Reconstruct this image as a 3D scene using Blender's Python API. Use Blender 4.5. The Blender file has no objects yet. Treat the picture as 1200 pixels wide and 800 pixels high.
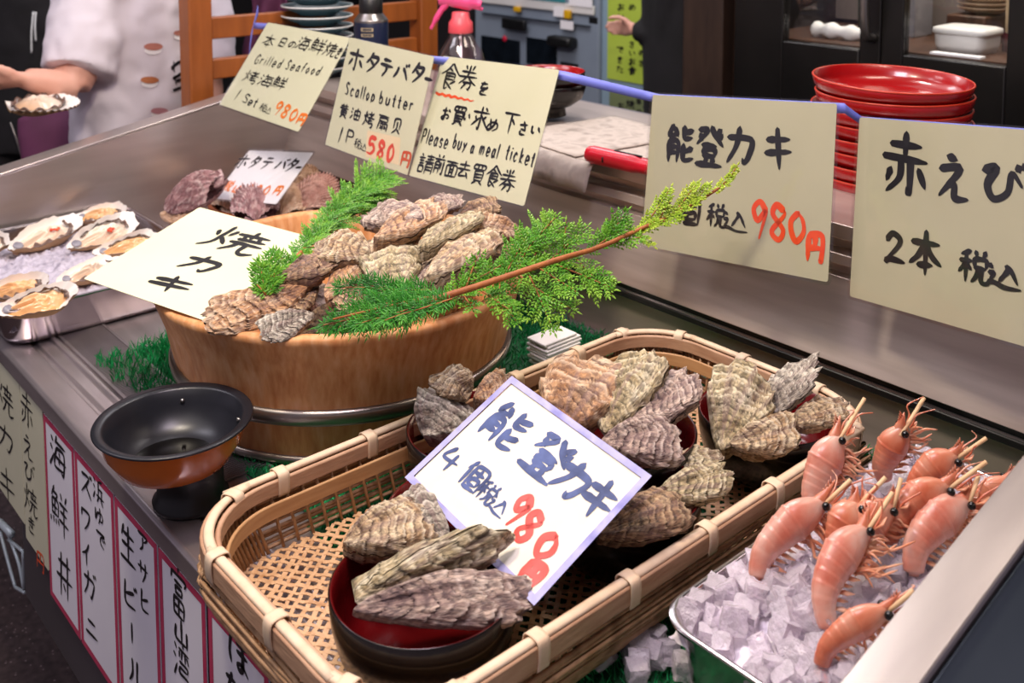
import bpy, math, random
import numpy as np
from mathutils import Vector, Matrix, noise as mn

sc = bpy.context.scene
# ------------------------------------------------------------------ camera
F = 1200.0; PITCH = math.radians(5.0); YH = -115.0; CAM_H = 0.66; YAW = math.radians(48.5)
YPP = YH + F*math.tan(PITCH)
cam_data = bpy.data.cameras.new('camera'); cam = bpy.data.objects.new('camera', cam_data)
sc.collection.objects.link(cam); sc.camera = cam
cam.location = (0, 0, CAM_H); cam.rotation_euler = (math.pi/2-PITCH, 0, YAW)
cam_data.sensor_fit = 'HORIZONTAL'; cam_data.sensor_width = 36.0; cam_data.lens = 36.0*F/1200.0
cam_data.shift_y = (YPP-400.0)/1200.0
cam_data.clip_start = .02; cam_data.clip_end = 60
cam_data.dof.use_dof = True; cam_data.dof.focus_distance = 1.12; cam_data.dof.aperture_fstop = 8
# ------------------------------------------------------------------ world and light
w = bpy.data.worlds.new('world'); sc.world = w; w.use_nodes = True
w.node_tree.nodes['Background'].inputs[0].default_value = (.78, .68, .84, 1)
w.node_tree.nodes['Background'].inputs[1].default_value = .30
def area(name, loc, target, sx, sy, power, col):
    l = bpy.data.lights.new(name, 'AREA'); l.shape = 'RECTANGLE'; l.size = sx; l.size_y = sy; l.energy = power; l.color = col
    o = bpy.data.objects.new(name, l); sc.collection.objects.link(o); o.location = loc
    o.rotation_euler = (Vector(target)-Vector(loc)).to_track_quat('-Z', 'Y').to_euler(); return o
area('counter_lamp', (-.95, .16, 1.5), (-1.08, .68, .1), .18, .18, 16, (1, .86, .66))
area('front_lamp', (-.50, .35, 1.6), (-.60, .75, .05), .40, .40, 14.5, (1, .85, .97))
area('left_lamp', (-1.85, .80, 1.55), (-1.82, .85, .05), .35, .25, 2.2, (1, .93, .95))
area('shop_lamp', (-2.6, 1.9, 1.75), (-2.7, 2.5, 0), 1.0, .5, 16, (1, .95, 1.0))
area('aisle_lamp', (-2.2, -.2, 1.75), (-2.6, .8, .3), .9, .5, 11, (.94, .90, 1))
area('ceiling_fill', (-2.9, 2.3, 1.92), (-2.9, 2.3, 0), 3.0, 2.2, 24, (1, .96, .97))  # added fill, not a known fixture: gives the steel reflections and lights the background
area('front_ceiling_fill', (-1.3, -.7, 1.92), (-1.3, -.7, 0), 2.6, 1.2, 15, (1, .93, .96))  # added fill over the customer side, brightens steel and front panel
area('cabinet_fill', (-.95, 2.3, .93), (-.95, 2.3, 0), .8, .2, 8.0, (1, .88, .74))  # added light to brighten the cabinet inside, no fixture known
area('ledge_fill', (-1.25, 1.34, 1.5), (-1.65, 1.0, .1), .3, .2, 9, (1, .93, .88))  # added fill reaching the scallops that the hanging sign leaves dark
area('stall_lamp', (-.45, 1.42, 1.5), (-.8, 1.5, .2), .5, .2, 5, (1, .85, .7))
sc.view_settings.view_transform = 'Standard'; sc.view_settings.look = 'None'
sc.view_settings.exposure = 0.0; sc.view_settings.gamma = 1.0; sc.view_settings.use_curve_mapping = False

# ------------------------------------------------------------------ view rays (photo pixel -> place)
_f = np.array([-math.sin(YAW)*math.cos(PITCH), math.cos(YAW)*math.cos(PITCH), -math.sin(PITCH)])
_r = np.array([math.cos(YAW), math.sin(YAW), 0.0]); _u = np.cross(_r, _f); CAM = np.array([0, 0, CAM_H])
def ray(x, y): return _f + _r*((x-600)/F) + _u*(-(y-YPP)/F)
def atz(x, y, z): d = ray(x, y); return Vector(CAM + d*((z-CAM[2])/d[2]))
def aty(x, y, Y): d = ray(x, y); return Vector(CAM + d*(Y/d[1]))
def atx(x, y, X): d = ray(x, y); return Vector(CAM + d*(X/d[0]))
def atd(x, y, D): return Vector(CAM + ray(x, y)*D)
def depth(p): return float((np.array(p)-CAM) @ _f)

# ------------------------------------------------------------------ materials
def lin(h):
    h = h.lstrip('#'); c = [int(h[i:i+2], 16)/255 for i in (0, 2, 4)]
    return tuple((x/12.92 if x <= .04045 else ((x+.055)/1.055)**2.4) for x in c)+(1,)
def new_mat(name):
    m = bpy.data.materials.new(name); m.use_nodes = True; nt = m.node_tree
    return m, nt, nt.nodes['Principled BSDF']
def N(nt, t, **kw):
    n = nt.nodes.new(t)
    for k, v in kw.items():
        if k.startswith('i_'):
            n.inputs[int(k[2:]) if k[2:].isdigit() else k[2:].replace('_', ' ')].default_value = v
        else: setattr(n, k, v)
    return n
def ramp(nt, stops, fac=None):
    n = nt.nodes.new('ShaderNodeValToRGB'); e = n.color_ramp.elements
    while len(e) < len(stops): e.new(.5)
    for el, (p, c) in zip(e, stops): el.position = p; el.color = lin(c) if isinstance(c, str) else c
    if fac is not None: nt.links.new(fac, n.inputs[0])
    return n
def simple(name, cols, rough=.5, metal=0, scale=20, bump=0, bscale=None, stretch=(1, 1, 1), coat=0, trans=0, sss=0, spec=None, detail=4, rough_var=0, ior=None, alpha=None):
    m, nt, b = new_mat(name); L = nt.links
    tc = N(nt, 'ShaderNodeTexCoord'); mp = N(nt, 'ShaderNodeMapping'); mp.inputs['Scale'].default_value = stretch
    L.new(tc.outputs['Object'], mp.inputs[0])
    nz = N(nt, 'ShaderNodeTexNoise'); nz.inputs['Scale'].default_value = scale; nz.inputs['Detail'].default_value = detail
    L.new(mp.outputs[0], nz.inputs['Vector'])
    if isinstance(cols, str): cols = [cols]
    if len(cols) > 1:
        k = len(cols); r = ramp(nt, [(.3+.4*i/(k-1), c) for i, c in enumerate(cols)], nz.outputs[0]); L.new(r.outputs[0], b.inputs['Base Color'])
    else: b.inputs['Base Color'].default_value = lin(cols[0])
    b.inputs['Roughness'].default_value = rough; b.inputs['Metallic'].default_value = metal
    if rough_var:
        mr = N(nt, 'ShaderNodeMapRange'); mr.inputs[3].default_value = rough-rough_var; mr.inputs[4].default_value = rough+rough_var
        L.new(nz.outputs[0], mr.inputs[0]); L.new(mr.outputs[0], b.inputs['Roughness'])
    if bump:
        n2 = N(nt, 'ShaderNodeTexNoise'); n2.inputs['Scale'].default_value = bscale or scale*3; n2.inputs['Detail'].default_value = 5
        L.new(mp.outputs[0], n2.inputs['Vector'])
        bp = N(nt, 'ShaderNodeBump'); bp.inputs['Strength'].default_value = bump; bp.inputs['Distance'].default_value = .004
        L.new(n2.outputs[0], bp.inputs['Height']); L.new(bp.outputs[0], b.inputs['Normal'])
    if coat: b.inputs['Coat Weight'].default_value = coat; b.inputs['Coat Roughness'].default_value = .08
    if trans: b.inputs['Transmission Weight'].default_value = trans
    if sss: b.inputs['Subsurface Weight'].default_value = sss; b.inputs['Subsurface Radius'].default_value = (.01, .006, .004); b.inputs['Subsurface Scale'].default_value = .5
    if spec is not None: b.inputs['Specular IOR Level'].default_value = spec
    if ior: b.inputs['IOR'].default_value = ior
    return m
M = {}
M['steel'] = simple('brushed_steel', ['#aba1a4', '#cac0c2'], .32, .80, 3, .12, 6, (1, 9, 9), rough_var=.12)
M['steel_dark'] = simple('dull_steel', ['#8d8488', '#a1979a'], .42, .8, 3, .08, 6, (1, 9, 9), rough_var=.07)
M['steel_panel'] = simple('panel_steel', ['#b8a9a0', '#d2c3ba'], .36, .68, 4, .07, 5, (1, 6, 12), rough_var=.10)
M['front_grey'] = simple('counter_front_grey', ['#5b575b', '#67636a'], .38, .6, 4, .05)
M['rubber'] = simple('black_rubber', ['#0b0a0b', '#161414'], .45, 0, 20)
M['tray_steel'] = simple('tray_steel', ['#b0a8ac', '#c2babd'], .17, 1, 3, .04, 5)
M['turf'] = simple('turf_green', ['#01391c', '#065a2e'], .75, 0, 60)
M['turf_blade'] = simple('turf_blade_green', ['#036034', '#0d9650', '#28ac66'], .5, 0, 90)
M['paper'] = simple('cream_paper', ['#d6d5b2', '#dcdaba'], .75, 0, 8)
M['paper_shaded'] = simple('shaded_cream_paper', ['#b3af90', '#bbb797'], .7, 0, 8)  # same cream paper, the dimmer light on the ledge signs put into its colour
M['paper_white'] = simple('white_paper', ['#efecee', '#f5f2f4'], .7, 0, 8)
M['flange'] = simple('polished_flange', ['#bcb2b0', '#cec4c0'], .30, .78, 3, .06, 5, (9, 1, 9), rough_var=.06)
M['paper_card'] = simple('card_paper', ['#f4efdf', '#f0e9cf', '#f6f2ea'], .7, 0, 14)
M['inner_wall'] = simple('inner_wall_steel', ['#a8988c', '#bbaa9c'], .40, .55, 4, .06, 5, (1, 6, 12), rough_var=.06)
M['film_edge'] = simple('lavender_film_edge', ['#9a98d0', '#b4b2de', '#8886c0'], .25, 0, 30)
M['paper_banner'] = simple('banner_paper', ['#e6e2ee', '#edeaf4'], .7, 0, 8)
M['paper_beige'] = simple('beige_banner_paper', ['#c9c7ae', '#d2cfb6'], .7, 0, 8)
M['ink'] = simple('black_ink', ['#0d0b0f', '#17141a'], .5, 0, 40)
M['ink_blue'] = simple('washed_blue_ink', ['#2b3a66', '#56689c'], .55, 0, 60)
M['ink_red'] = simple('vermilion_ink', ['#e2401b', '#ee5b22'], .5, 0, 40)
M['ink_orange'] = simple('orange_ink', ['#f07418', '#f28a2a'], .5, 0, 40)
M['ink_pink'] = simple('faded_red_ink', ['#e83418', '#ee6a62'], .5, 0, 22)
M['border_red'] = simple('banner_border_red', ['#b52a55', '#c84566'], .55, 0, 30)
M['bowl_black'] = simple('black_lacquer', ['#0c0808', '#15100f'], .25, 0, 30, coat=.2, spec=.4)
M['bowl_red'] = simple('red_lacquer', ['#55070b', '#640b0f'], .22, 0, 20, coat=.4)
M['bowl_bright'] = simple('bright_red_lacquer', ['#8c080c', '#9a0e12'], .25, 0, 10, coat=.5)
M['bowl_rim'] = simple('red_orange_rim', ['#b82c18', '#c23a22'], .3, 0, 20)
M['pan_black'] = simple('black_nonstick', ['#1b1c22', '#23242b'], .33, .2, 20, spec=.5)
M['pan_orange'] = simple('orange_enamel', ['#d2641c', '#dc7424'], .25, 0, 8, coat=.4)
M['pan_liquid'] = simple('dark_oil', ['#0a0808'], .08, 0, 10)
M['cane'] = simple('cane_binding', ['#d8bb9c', '#e4ccb0'], .55, 0, 60)
M['bamboo'] = simple('bamboo_rim', ['#a97f62', '#c09a7c', '#b38a6c'], .45, 0, 14, .15, 60, (1, 1, 6))
M['bamboo_in'] = simple('bamboo_inner_band', ['#b98a5c', '#cba072'], .5, 0, 20, .1, 60, (1, 1, 8))
M['weave'] = simple('bamboo_weave', ['#ad8058', '#caa27a', '#ba9068'], .5, 0, 60)
M['splint'] = simple('bamboo_splint', ['#8c6848', '#bd9672', '#a37c58'], .55, 0, 40)
M['can_navy'] = simple('navy_label', ['#101a33', '#16223f'], .35, 0, 10)
M['black_plastic'] = simple('black_plastic', ['#0d0d0e', '#161617'], .4, 0, 20)
M['grey_metal'] = simple('grey_metal', ['#8c8784', '#9c9792'], .3, .9, 10)
M['white_plastic'] = simple('white_plastic', ['#d9d6d2', '#e2dfdb'], .45, 0, 10)
M['pink'] = simple('pink_plastic', ['#ea4a86', '#f0609a'], .35, 0, 10, sss=.1)
M['coral'] = simple('coral_plastic', ['#e2525e', '#ea6a70'], .35, 0, 10)
M['red_plastic'] = simple('red_plastic', ['#c00f28', '#d0142f'], .3, 0, 10, coat=.3)
M['blue_tape'] = simple('blue_tape', ['#6a74d0', '#7a84dc'], .45, 0, 10)
M['tissue'] = simple('white_tissue', ['#e9e6e0', '#f2efe9'], .9, 0, 40, .3, 60)
M['news'] = simple('newsprint', ['#a39890', '#b7aca4', '#8d837c'], .8, 0, 30)
M['orange_wood'] = simple('orange_wood', ['#8a4a1c', '#a35a24'], .45, 0, 6, .1, 30, (6, 6, 1))
M['dark_wood'] = simple('dark_wood', ['#2a1d17', '#3a2a21'], .5, 0, 6, .1, 30, (6, 6, 1))
M['mid_wood'] = simple('brown_wood', ['#3d2718', '#553522'], .5, 0, 6, .1, 30, (6, 6, 1))
M['cab_black'] = simple('cabinet_black', ['#0a0908', '#131110'], .32, 0, 10)
M['shirt'] = simple('white_tshirt_cloth', ['#cfc7cf', '#d8d0d8'], .85, 0, 6, .2, 14)
M['jacket'] = simple('black_cloth', ['#0c0a0c', '#161317'], .85, 0, 10, .2, 30)
M['skin'] = simple('skin', ['#d9a08c', '#e0ac98'], .5, 0, 20, sss=.1)
M['mauve'] = simple('plum_cloth', ['#5b2a49', '#6d3558'], .8, 0, 10, .2, 30)
M['machine'] = simple('machine_grey', ['#7f8a98', '#8b96a4'], .4, 0, 4)
M['machine_dark'] = simple('machine_panel', ['#3e4550', '#48505c'], .4, 0, 4)
M['pale_blue'] = simple('pale_blue_panel', ['#7d94a4', '#8ba2b0'], .6, 0, 3)
M['green_paper'] = simple('green_paper', ['#a8bf3a', '#b4c94a'], .75, 0, 6)
M['sage_paper'] = simple('sage_paper', ['#6f7a52', '#7d885c'], .75, 0, 6)
M['yellow'] = simple('yellow_plastic', ['#d9a30d', '#e0ad18'], .4, 0, 6)
M['wall_dark'] = simple('dark_wall', ['#131013', '#1c181b'], .7, 0, 3)
M['wall_grey'] = simple('blue_grey_wall', ['#5f7280', '#6f8290'], .7, 0, 2)
M['ceil'] = simple('ceiling_grey', ['#8b8288', '#978e94'], .8, 0, 2)
M['wire'] = simple('coated_wire', ['#b9c4cc', '#c9d4da'], .4, .2, 10)
M['spot_orange'] = simple('roe_red', ['#e0442a', '#f06a44'], .3, 0, 30)
M['celadon'] = simple('celadon_glaze', ['#4f6a72', '#5d7880'], .25, 0, 10, coat=.3)
M['white_rim'] = simple('white_glaze', ['#dfe3e2', '#ebeeed'], .2, 0, 10)

def floor_mat():
    m, nt, b = new_mat('dark_asphalt'); L = nt.links
    tc = N(nt, 'ShaderNodeTexCoord'); nz = N(nt, 'ShaderNodeTexNoise', i_Scale=60., i_Detail=6.)
    v = N(nt, 'ShaderNodeTexVoronoi', i_Scale=70.)
    L.new(tc.outputs['Object'], nz.inputs['Vector']); L.new(tc.outputs['Object'], v.inputs['Vector'])
    r1 = ramp(nt, [(.3, '#2c2022'), (.7, '#4a3a3c')], nz.outputs[0])
    r2 = ramp(nt, [(.08, (1, 1, 1, 1)), (.16, (0, 0, 0, 1))], v.outputs[0])
    mx = N(nt, 'ShaderNodeMix', data_type='RGBA'); L.new(r2.outputs[0], mx.inputs[0]); L.new(r1.outputs[0], mx.inputs[6]); mx.inputs[7].default_value = lin('#8a767a')
    L.new(mx.outputs[2], b.inputs['Base Color']); b.inputs['Roughness'].default_value = .75; return m
M['floor'] = floor_mat()

def wood_tub():
    m, nt, b = new_mat('cedar_staves'); L = nt.links
    tc = N(nt, 'ShaderNodeTexCoord'); at = N(nt, 'ShaderNodeAttribute', attribute_name='tint')
    mp = N(nt, 'ShaderNodeMapping'); mp.inputs['Scale'].default_value = (1, 1, .12); L.new(tc.outputs['Object'], mp.inputs[0])
    nz = N(nt, 'ShaderNodeTexNoise', i_Scale=110., i_Detail=5.); L.new(mp.outputs[0], nz.inputs['Vector'])
    n2 = N(nt, 'ShaderNodeTexNoise', i_Scale=9., i_Detail=4.); L.new(tc.outputs['Object'], n2.inputs['Vector'])
    r = ramp(nt, [(.25, '#cb8048'), (.5, '#e2a268'), (.75, '#eeb88a')], nz.outputs[0])
    sp = N(nt, 'ShaderNodeSeparateColor'); L.new(at.outputs[0], sp.inputs[0])
    hs = N(nt, 'ShaderNodeHueSaturation'); mr = N(nt, 'ShaderNodeMapRange'); mr.inputs[3].default_value = .84; mr.inputs[4].default_value = 1.1
    L.new(sp.outputs[0], mr.inputs[0]); L.new(mr.outputs[0], hs.inputs['Value']); L.new(r.outputs[0], hs.inputs['Color'])
    mx = N(nt, 'ShaderNodeMix', data_type='RGBA', blend_type='MULTIPLY'); mx.inputs[0].default_value = .45
    r2 = ramp(nt, [(.32, '#b09072'), (.55, '#ffffff')], n2.outputs[0]); L.new(hs.outputs[0], mx.inputs[6]); L.new(r2.outputs[0], mx.inputs[7])
    L.new(mx.outputs[2], b.inputs['Base Color']); b.inputs['Roughness'].default_value = .62
    bp = N(nt, 'ShaderNodeBump', i_Strength=.25); bp.inputs['Distance'].default_value = .003; L.new(nz.outputs[0], bp.inputs['Height']); L.new(bp.outputs[0], b.inputs['Normal'])
    return m
M['tub_wood'] = wood_tub()
M['tub_orange'] = simple('reddish_cedar', ['#9c4f22', '#b5632e'], .55, 0, 12, .15, 60, (1, 1, .2))

def oyster_mat(name, stops, edge, dark):
    m, nt, b = new_mat(name); L = nt.links
    tc = N(nt, 'ShaderNodeTexCoord'); at = N(nt, 'ShaderNodeAttribute', attribute_name='tint'); sp = N(nt, 'ShaderNodeSeparateColor'); L.new(at.outputs[0], sp.inputs[0])
    oi = N(nt, 'ShaderNodeObjectInfo')
    add = N(nt, 'ShaderNodeVectorMath', operation='ADD'); sv = N(nt, 'ShaderNodeVectorMath', operation='SCALE'); sv.inputs[3].default_value = 7.0
    L.new(oi.outputs['Random'], sv.inputs[0]); L.new(tc.outputs['Object'], add.inputs[0]); L.new(sv.outputs[0], add.inputs[1])
    n1 = N(nt, 'ShaderNodeTexNoise', i_Scale=2.6, i_Detail=6., i_Roughness=.62); L.new(add.outputs[0], n1.inputs['Vector'])
    r1 = ramp(nt, stops, n1.outputs[0])
    n2 = N(nt, 'ShaderNodeTexNoise', i_Scale=11., i_Detail=6., i_Roughness=.7); L.new(add.outputs[0], n2.inputs['Vector'])
    r2 = ramp(nt, [(.43, (0, 0, 0, 1)), (.58, (1, 1, 1, 1))], n2.outputs[0])
    mx = N(nt, 'ShaderNodeMix', data_type='RGBA'); f1 = N(nt, 'ShaderNodeMath', operation='MULTIPLY'); f1.inputs[1].default_value = .66
    L.new(r2.outputs[0], f1.inputs[0]); L.new(f1.outputs[0], mx.inputs[0]); L.new(r1.outputs[0], mx.inputs[6]); mx.inputs[7].default_value = lin(dark)
    r4 = ramp(nt, [(.10, (1, 1, 1, 1)), (.34, (0, 0, 0, 1))], sp.outputs[0]); f4 = N(nt, 'ShaderNodeMath', operation='MULTIPLY'); f4.inputs[1].default_value = .82; L.new(r4.outputs[0], f4.inputs[0])
    m4 = N(nt, 'ShaderNodeMix', data_type='RGBA'); L.new(f4.outputs[0], m4.inputs[0]); L.new(mx.outputs[2], m4.inputs[6]); m4.inputs[7].default_value = lin(dark)
    r5 = ramp(nt, [(.52, (0, 0, 0, 1)), (.75, (1, 1, 1, 1))], sp.outputs[2]); f5 = N(nt, 'ShaderNodeMath', operation='MULTIPLY'); f5.inputs[1].default_value = .45; L.new(r5.outputs[0], f5.inputs[0])
    m5 = N(nt, 'ShaderNodeMix', data_type='RGBA'); L.new(f5.outputs[0], m5.inputs[0]); L.new(m4.outputs[2], m5.inputs[6]); m5.inputs[7].default_value = lin('#8a6f6c')
    r3 = ramp(nt, [(.62, (0, 0, 0, 1)), (.9, (1, 1, 1, 1))], sp.outputs[0])
    f2 = N(nt, 'ShaderNodeMath', operation='MULTIPLY'); f2.inputs[1].default_value = .62; L.new(r3.outputs[0], f2.inputs[0])
    m2 = N(nt, 'ShaderNodeMix', data_type='RGBA'); L.new(f2.outputs[0], m2.inputs[0]); L.new(m5.outputs[2], m2.inputs[6]); m2.inputs[7].default_value = lin(edge)
    L.new(m2.outputs[2], b.inputs['Base Color']); b.inputs['Roughness'].default_value = .48; b.inputs['Specular IOR Level'].default_value = .45
    n3 = N(nt, 'ShaderNodeTexNoise', i_Scale=16., i_Detail=8., i_Roughness=.65); L.new(add.outputs[0], n3.inputs['Vector'])
    bp = N(nt, 'ShaderNodeBump', i_Strength=.6); bp.inputs['Distance'].default_value = .006; L.new(n3.outputs[0], bp.inputs['Height']); L.new(bp.outputs[0], b.inputs['Normal'])
    return m
OY = {
 'tan': oyster_mat('oyster_tan', [(.28, '#6a4d38'), (.40, '#b8946a'), (.52, '#dcc29a'), (.70, '#efe2c4')], '#f0e2c6', '#4a3528'),
 'orange': oyster_mat('oyster_orange', [(.28, '#75503a'), (.40, '#c08c5c'), (.54, '#e0b890'), (.70, '#f2dfc2')], '#f2dcc0', '#5e4038'),
 'grey': oyster_mat('oyster_grey', [(.28, '#5c514c'), (.40, '#978b7e'), (.54, '#c6bba9'), (.70, '#e8e0cf')], '#ece6d8', '#38302e'),
 'purple': oyster_mat('oyster_purple', [(.28, '#5e4844'), (.40, '#9a8078'), (.54, '#cdb4a2'), (.70, '#e4d3c4')], '#e8d8cc', '#3a2a34'),
 'green': oyster_mat('oyster_green', [(.28, '#665642'), (.40, '#a8946c'), (.54, '#d4c29a'), (.70, '#ece2c8')], '#efe6c8', '#3f3826'),
 'brown': oyster_mat('oyster_brown', [(.28, '#4a3428'), (.40, '#80604a'), (.54, '#b08c68'), (.70, '#d8bc96')], '#d9bd96', '#2c1e1c'),
}
def scallop_mat(name, base, spot, amt):
    m, nt, b = new_mat(name); L = nt.links
    tc = N(nt, 'ShaderNodeTexCoord'); at = N(nt, 'ShaderNodeAttribute', attribute_name='tint'); sp = N(nt, 'ShaderNodeSeparateColor'); L.new(at.outputs[0], sp.inputs[0])
    n1 = N(nt, 'ShaderNodeTexNoise', i_Scale=5., i_Detail=6., i_Roughness=.6); L.new(tc.outputs['Object'], n1.inputs['Vector'])
    r = ramp(nt, base, n1.outputs[0])
    v = N(nt, 'ShaderNodeTexNoise', i_Scale=12., i_Detail=3.); L.new(tc.outputs['Object'], v.inputs['Vector'])
    r2 = ramp(nt, [(.5, (0, 0, 0, 1)), (.66, (1, 1, 1, 1))], v.outputs[0]); f = N(nt, 'ShaderNodeMath', operation='MULTIPLY'); f.inputs[1].default_value = amt
    L.new(r2.outputs[0], f.inputs[0])
    mx = N(nt, 'ShaderNodeMix', data_type='RGBA'); L.new(f.outputs[0], mx.inputs[0]); L.new(r.outputs[0], mx.inputs[6]); mx.inputs[7].default_value = lin(spot)
    L.new(mx.outputs[2], b.inputs['Base Color']); b.inputs['Roughness'].default_value = .5
    bp = N(nt, 'ShaderNodeBump', i_Strength=.5); bp.inputs['Distance'].default_value = .01; L.new(v.outputs[0], bp.inputs['Height']); L.new(bp.outputs[0], b.inputs['Normal'])
    return m
M['scallop_mauve'] = scallop_mat('scallop_mauve', [(.3, '#7a565a'), (.5, '#a88082'), (.7, '#c4a0a0')], '#e2cfca', .55)
M['scallop_tan'] = scallop_mat('scallop_tan', [(.3, '#b8906e'), (.5, '#d8b496'), (.7, '#e6ccb2')], '#ead8c6', .3)
M['scallop_pink'] = scallop_mat('scallop_pink', [(.3, '#b5857a'), (.5, '#d6a898'), (.7, '#e4c2b2')], '#e6cabc', .3)
M['shell_in'] = simple('pearly_shell', ['#e6dcd4', '#f4eee8', '#d9ccc8'], .3, 0, 8, coat=.2)
M['shell_out'] = simple('shell_outside', ['#8a6a4a', '#c09a70', '#a5825c'], .6, 0, 9, .4, 30)
M['flesh'] = simple('oyster_flesh', ['#d8bba0', '#efe0cf', '#c99f78', '#eadbd0'], .18, 0, 2.2, .35, 5, sss=.2, coat=.4)
M['flesh_orange'] = simple('oyster_flesh_orange', ['#c98a4c', '#e6b888', '#d9a062', '#edd2b4'], .18, 0, 2.4, .35, 5, sss=.2, coat=.4)
M['mantle'] = simple('oyster_mantle', ['#1c161a', '#7a6258', '#3a2c2c'], .25, 0, 6, .4, 9, coat=.3)
M['muscle'] = simple('oyster_muscle', ['#3a3a48', '#8d8a94', '#5c5a68'], .25, 0, 5)

def ice_mat():
    m, nt, b = new_mat('ice'); L = nt.links
    b.inputs['Base Color'].default_value = lin('#fff6ff'); b.inputs['Roughness'].default_value = .17; b.inputs['IOR'].default_value = 1.31
    b.inputs['Transmission Weight'].default_value = .62; b.inputs['Subsurface Weight'].default_value = .0; b.inputs['Subsurface Radius'].default_value = (.02, .02, .02)
    tc = N(nt, 'ShaderNodeTexCoord'); n3 = N(nt, 'ShaderNodeTexNoise', i_Scale=1.3, i_Detail=3.); L.new(tc.outputs['Object'], n3.inputs['Vector'])
    bp = N(nt, 'ShaderNodeBump', i_Strength=.25); bp.inputs['Distance'].default_value = .12; L.new(n3.outputs[0], bp.inputs['Height']); L.new(bp.outputs[0], b.inputs['Normal'])
    return m
M['ice'] = ice_mat()
M['ice_bed'] = simple('crushed_ice', ['#e6dcea', '#faf4fc', '#dcd2e2'], .35, 0, 70, .9, 90)
M['ice_dimmed'] = simple('dimmed_crushed_ice', ['#a9a2b2', '#c6bfcd', '#958e9e'], .3, 0, 60, .9, 80)  # same ice, darkened in colour to hold down the bright light on the left tray
def shrimp_mat(name, a, b_, c):
    m, nt, b = new_mat(name); L = nt.links
    tc = N(nt, 'ShaderNodeTexCoord'); n1 = N(nt, 'ShaderNodeTexNoise', i_Scale=38., i_Detail=4.); L.new(tc.outputs['Object'], n1.inputs['Vector'])
    r = ramp(nt, [(.32, a), (.5, b_), (.68, c)], n1.outputs[0]); L.new(r.outputs[0], b.inputs['Base Color'])
    b.inputs['Roughness'].default_value = .36; b.inputs['Subsurface Weight'].default_value = .3; b.inputs['Subsurface Radius'].default_value = (.01, .004, .003); b.inputs['Subsurface Scale'].default_value = .4
    b.inputs['Transmission Weight'].default_value = .12; b.inputs['Coat Weight'].default_value = .12; b.inputs['Coat Roughness'].default_value = .2; return m
M['shrimp'] = shrimp_mat('shrimp_pink', '#c9705a', '#d69480', '#d8ae9e')
M['shrimp_red'] = shrimp_mat('shrimp_red', '#bd5a3a', '#cf7c5c', '#d69c82')
M['shrimp_leg'] = shrimp_mat('shrimp_leg', '#d98a62', '#e6a582', '#ecbfa0')
M['shrimp_tail'] = simple('shrimp_tail', ['#e0401c', '#e85f30'], .3, 0, 60)
M['skewer'] = simple('pale_skewer_wood', ['#d6b083', '#e2c096'], .6, 0, 80)
M['eye'] = simple('black_eye', ['#050505'], .15, 0, 10)
def needle_mat(name, a, b_, c):
    m, nt, b = new_mat(name); L = nt.links
    tc = N(nt, 'ShaderNodeTexCoord'); n1 = N(nt, 'ShaderNodeTexNoise', i_Scale=30., i_Detail=3.); L.new(tc.outputs['Object'], n1.inputs['Vector'])
    at = N(nt, 'ShaderNodeAttribute', attribute_name='tint'); sp = N(nt, 'ShaderNodeSeparateColor'); L.new(at.outputs[0], sp.inputs[0])
    ad = N(nt, 'ShaderNodeMath', operation='ADD'); ml = N(nt, 'ShaderNodeMath', operation='MULTIPLY'); ml.inputs[1].default_value = .4
    L.new(sp.outputs[0], ml.inputs[0]); L.new(ml.outputs[0], ad.inputs[0]); m3 = N(nt, 'ShaderNodeMath', operation='MULTIPLY'); m3.inputs[1].default_value = .6; L.new(n1.outputs[0], m3.inputs[0]); L.new(m3.outputs[0], ad.inputs[1])
    r = ramp(nt, [(.2, a), (.48, b_), (.8, c)], ad.outputs[0]); L.new(r.outputs[0], b.inputs['Base Color'])
    b.inputs['Roughness'].default_value = .45; return m
M['needle'] = needle_mat('cypress_green', '#235c0e', '#4c8e1a', '#98c442')
M['needle_dark'] = needle_mat('fir_green', '#114e12', '#2c7e1c', '#64ac38')
M['needle_lime'] = needle_mat('lime_cypress', '#4f8a18', '#8fb52c', '#c2d24a')
M['bark'] = simple('reddish_bark', ['#8a4a22', '#a8642f'], .6, 0, 60, .3, 120)
def clear_mat(name, tint, fac, rough):
    m = bpy.data.materials.new(name); m.use_nodes = True; nt = m.node_tree; nt.nodes.clear(); L = nt.links
    o = N(nt, 'ShaderNodeOutputMaterial'); t = N(nt, 'ShaderNodeBsdfTransparent'); t.inputs[0].default_value = tint
    g = N(nt, 'ShaderNodeBsdfGlossy'); g.inputs['Roughness'].default_value = rough
    tc = N(nt, 'ShaderNodeTexCoord'); n1 = N(nt, 'ShaderNodeTexNoise', i_Scale=14., i_Detail=2.); L.new(tc.outputs['Object'], n1.inputs['Vector'])
    bp = N(nt, 'ShaderNodeBump', i_Strength=.12); bp.inputs['Distance'].default_value = .01; L.new(n1.outputs[0], bp.inputs['Height']); L.new(bp.outputs[0], g.inputs['Normal'])
    fr = N(nt, 'ShaderNodeLayerWeight'); fr.inputs[0].default_value = .3; mr = N(nt, 'ShaderNodeMapRange'); mr.inputs[3].default_value = fac*.5; mr.inputs[4].default_value = fac*4; L.new(fr.outputs['Facing'], mr.inputs[0])
    mx = N(nt, 'ShaderNodeMixShader'); L.new(mr.outputs[0], mx.inputs[0]); L.new(t.outputs[0], mx.inputs[1]); L.new(g.outputs[0], mx.inputs[2]); L.new(mx.outputs[0], o.inputs[0])
    return m
M['laminate'] = clear_mat('laminate_film', (.985, .985, .99, 1), .05, .10)
M['laminate_blue'] = clear_mat('bluish_laminate_film', (.97, .97, .985, 1), .008, .30)
M['glass'] = clear_mat('window_glass', (.9, .92, .94, 1), .05, .03)
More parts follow.
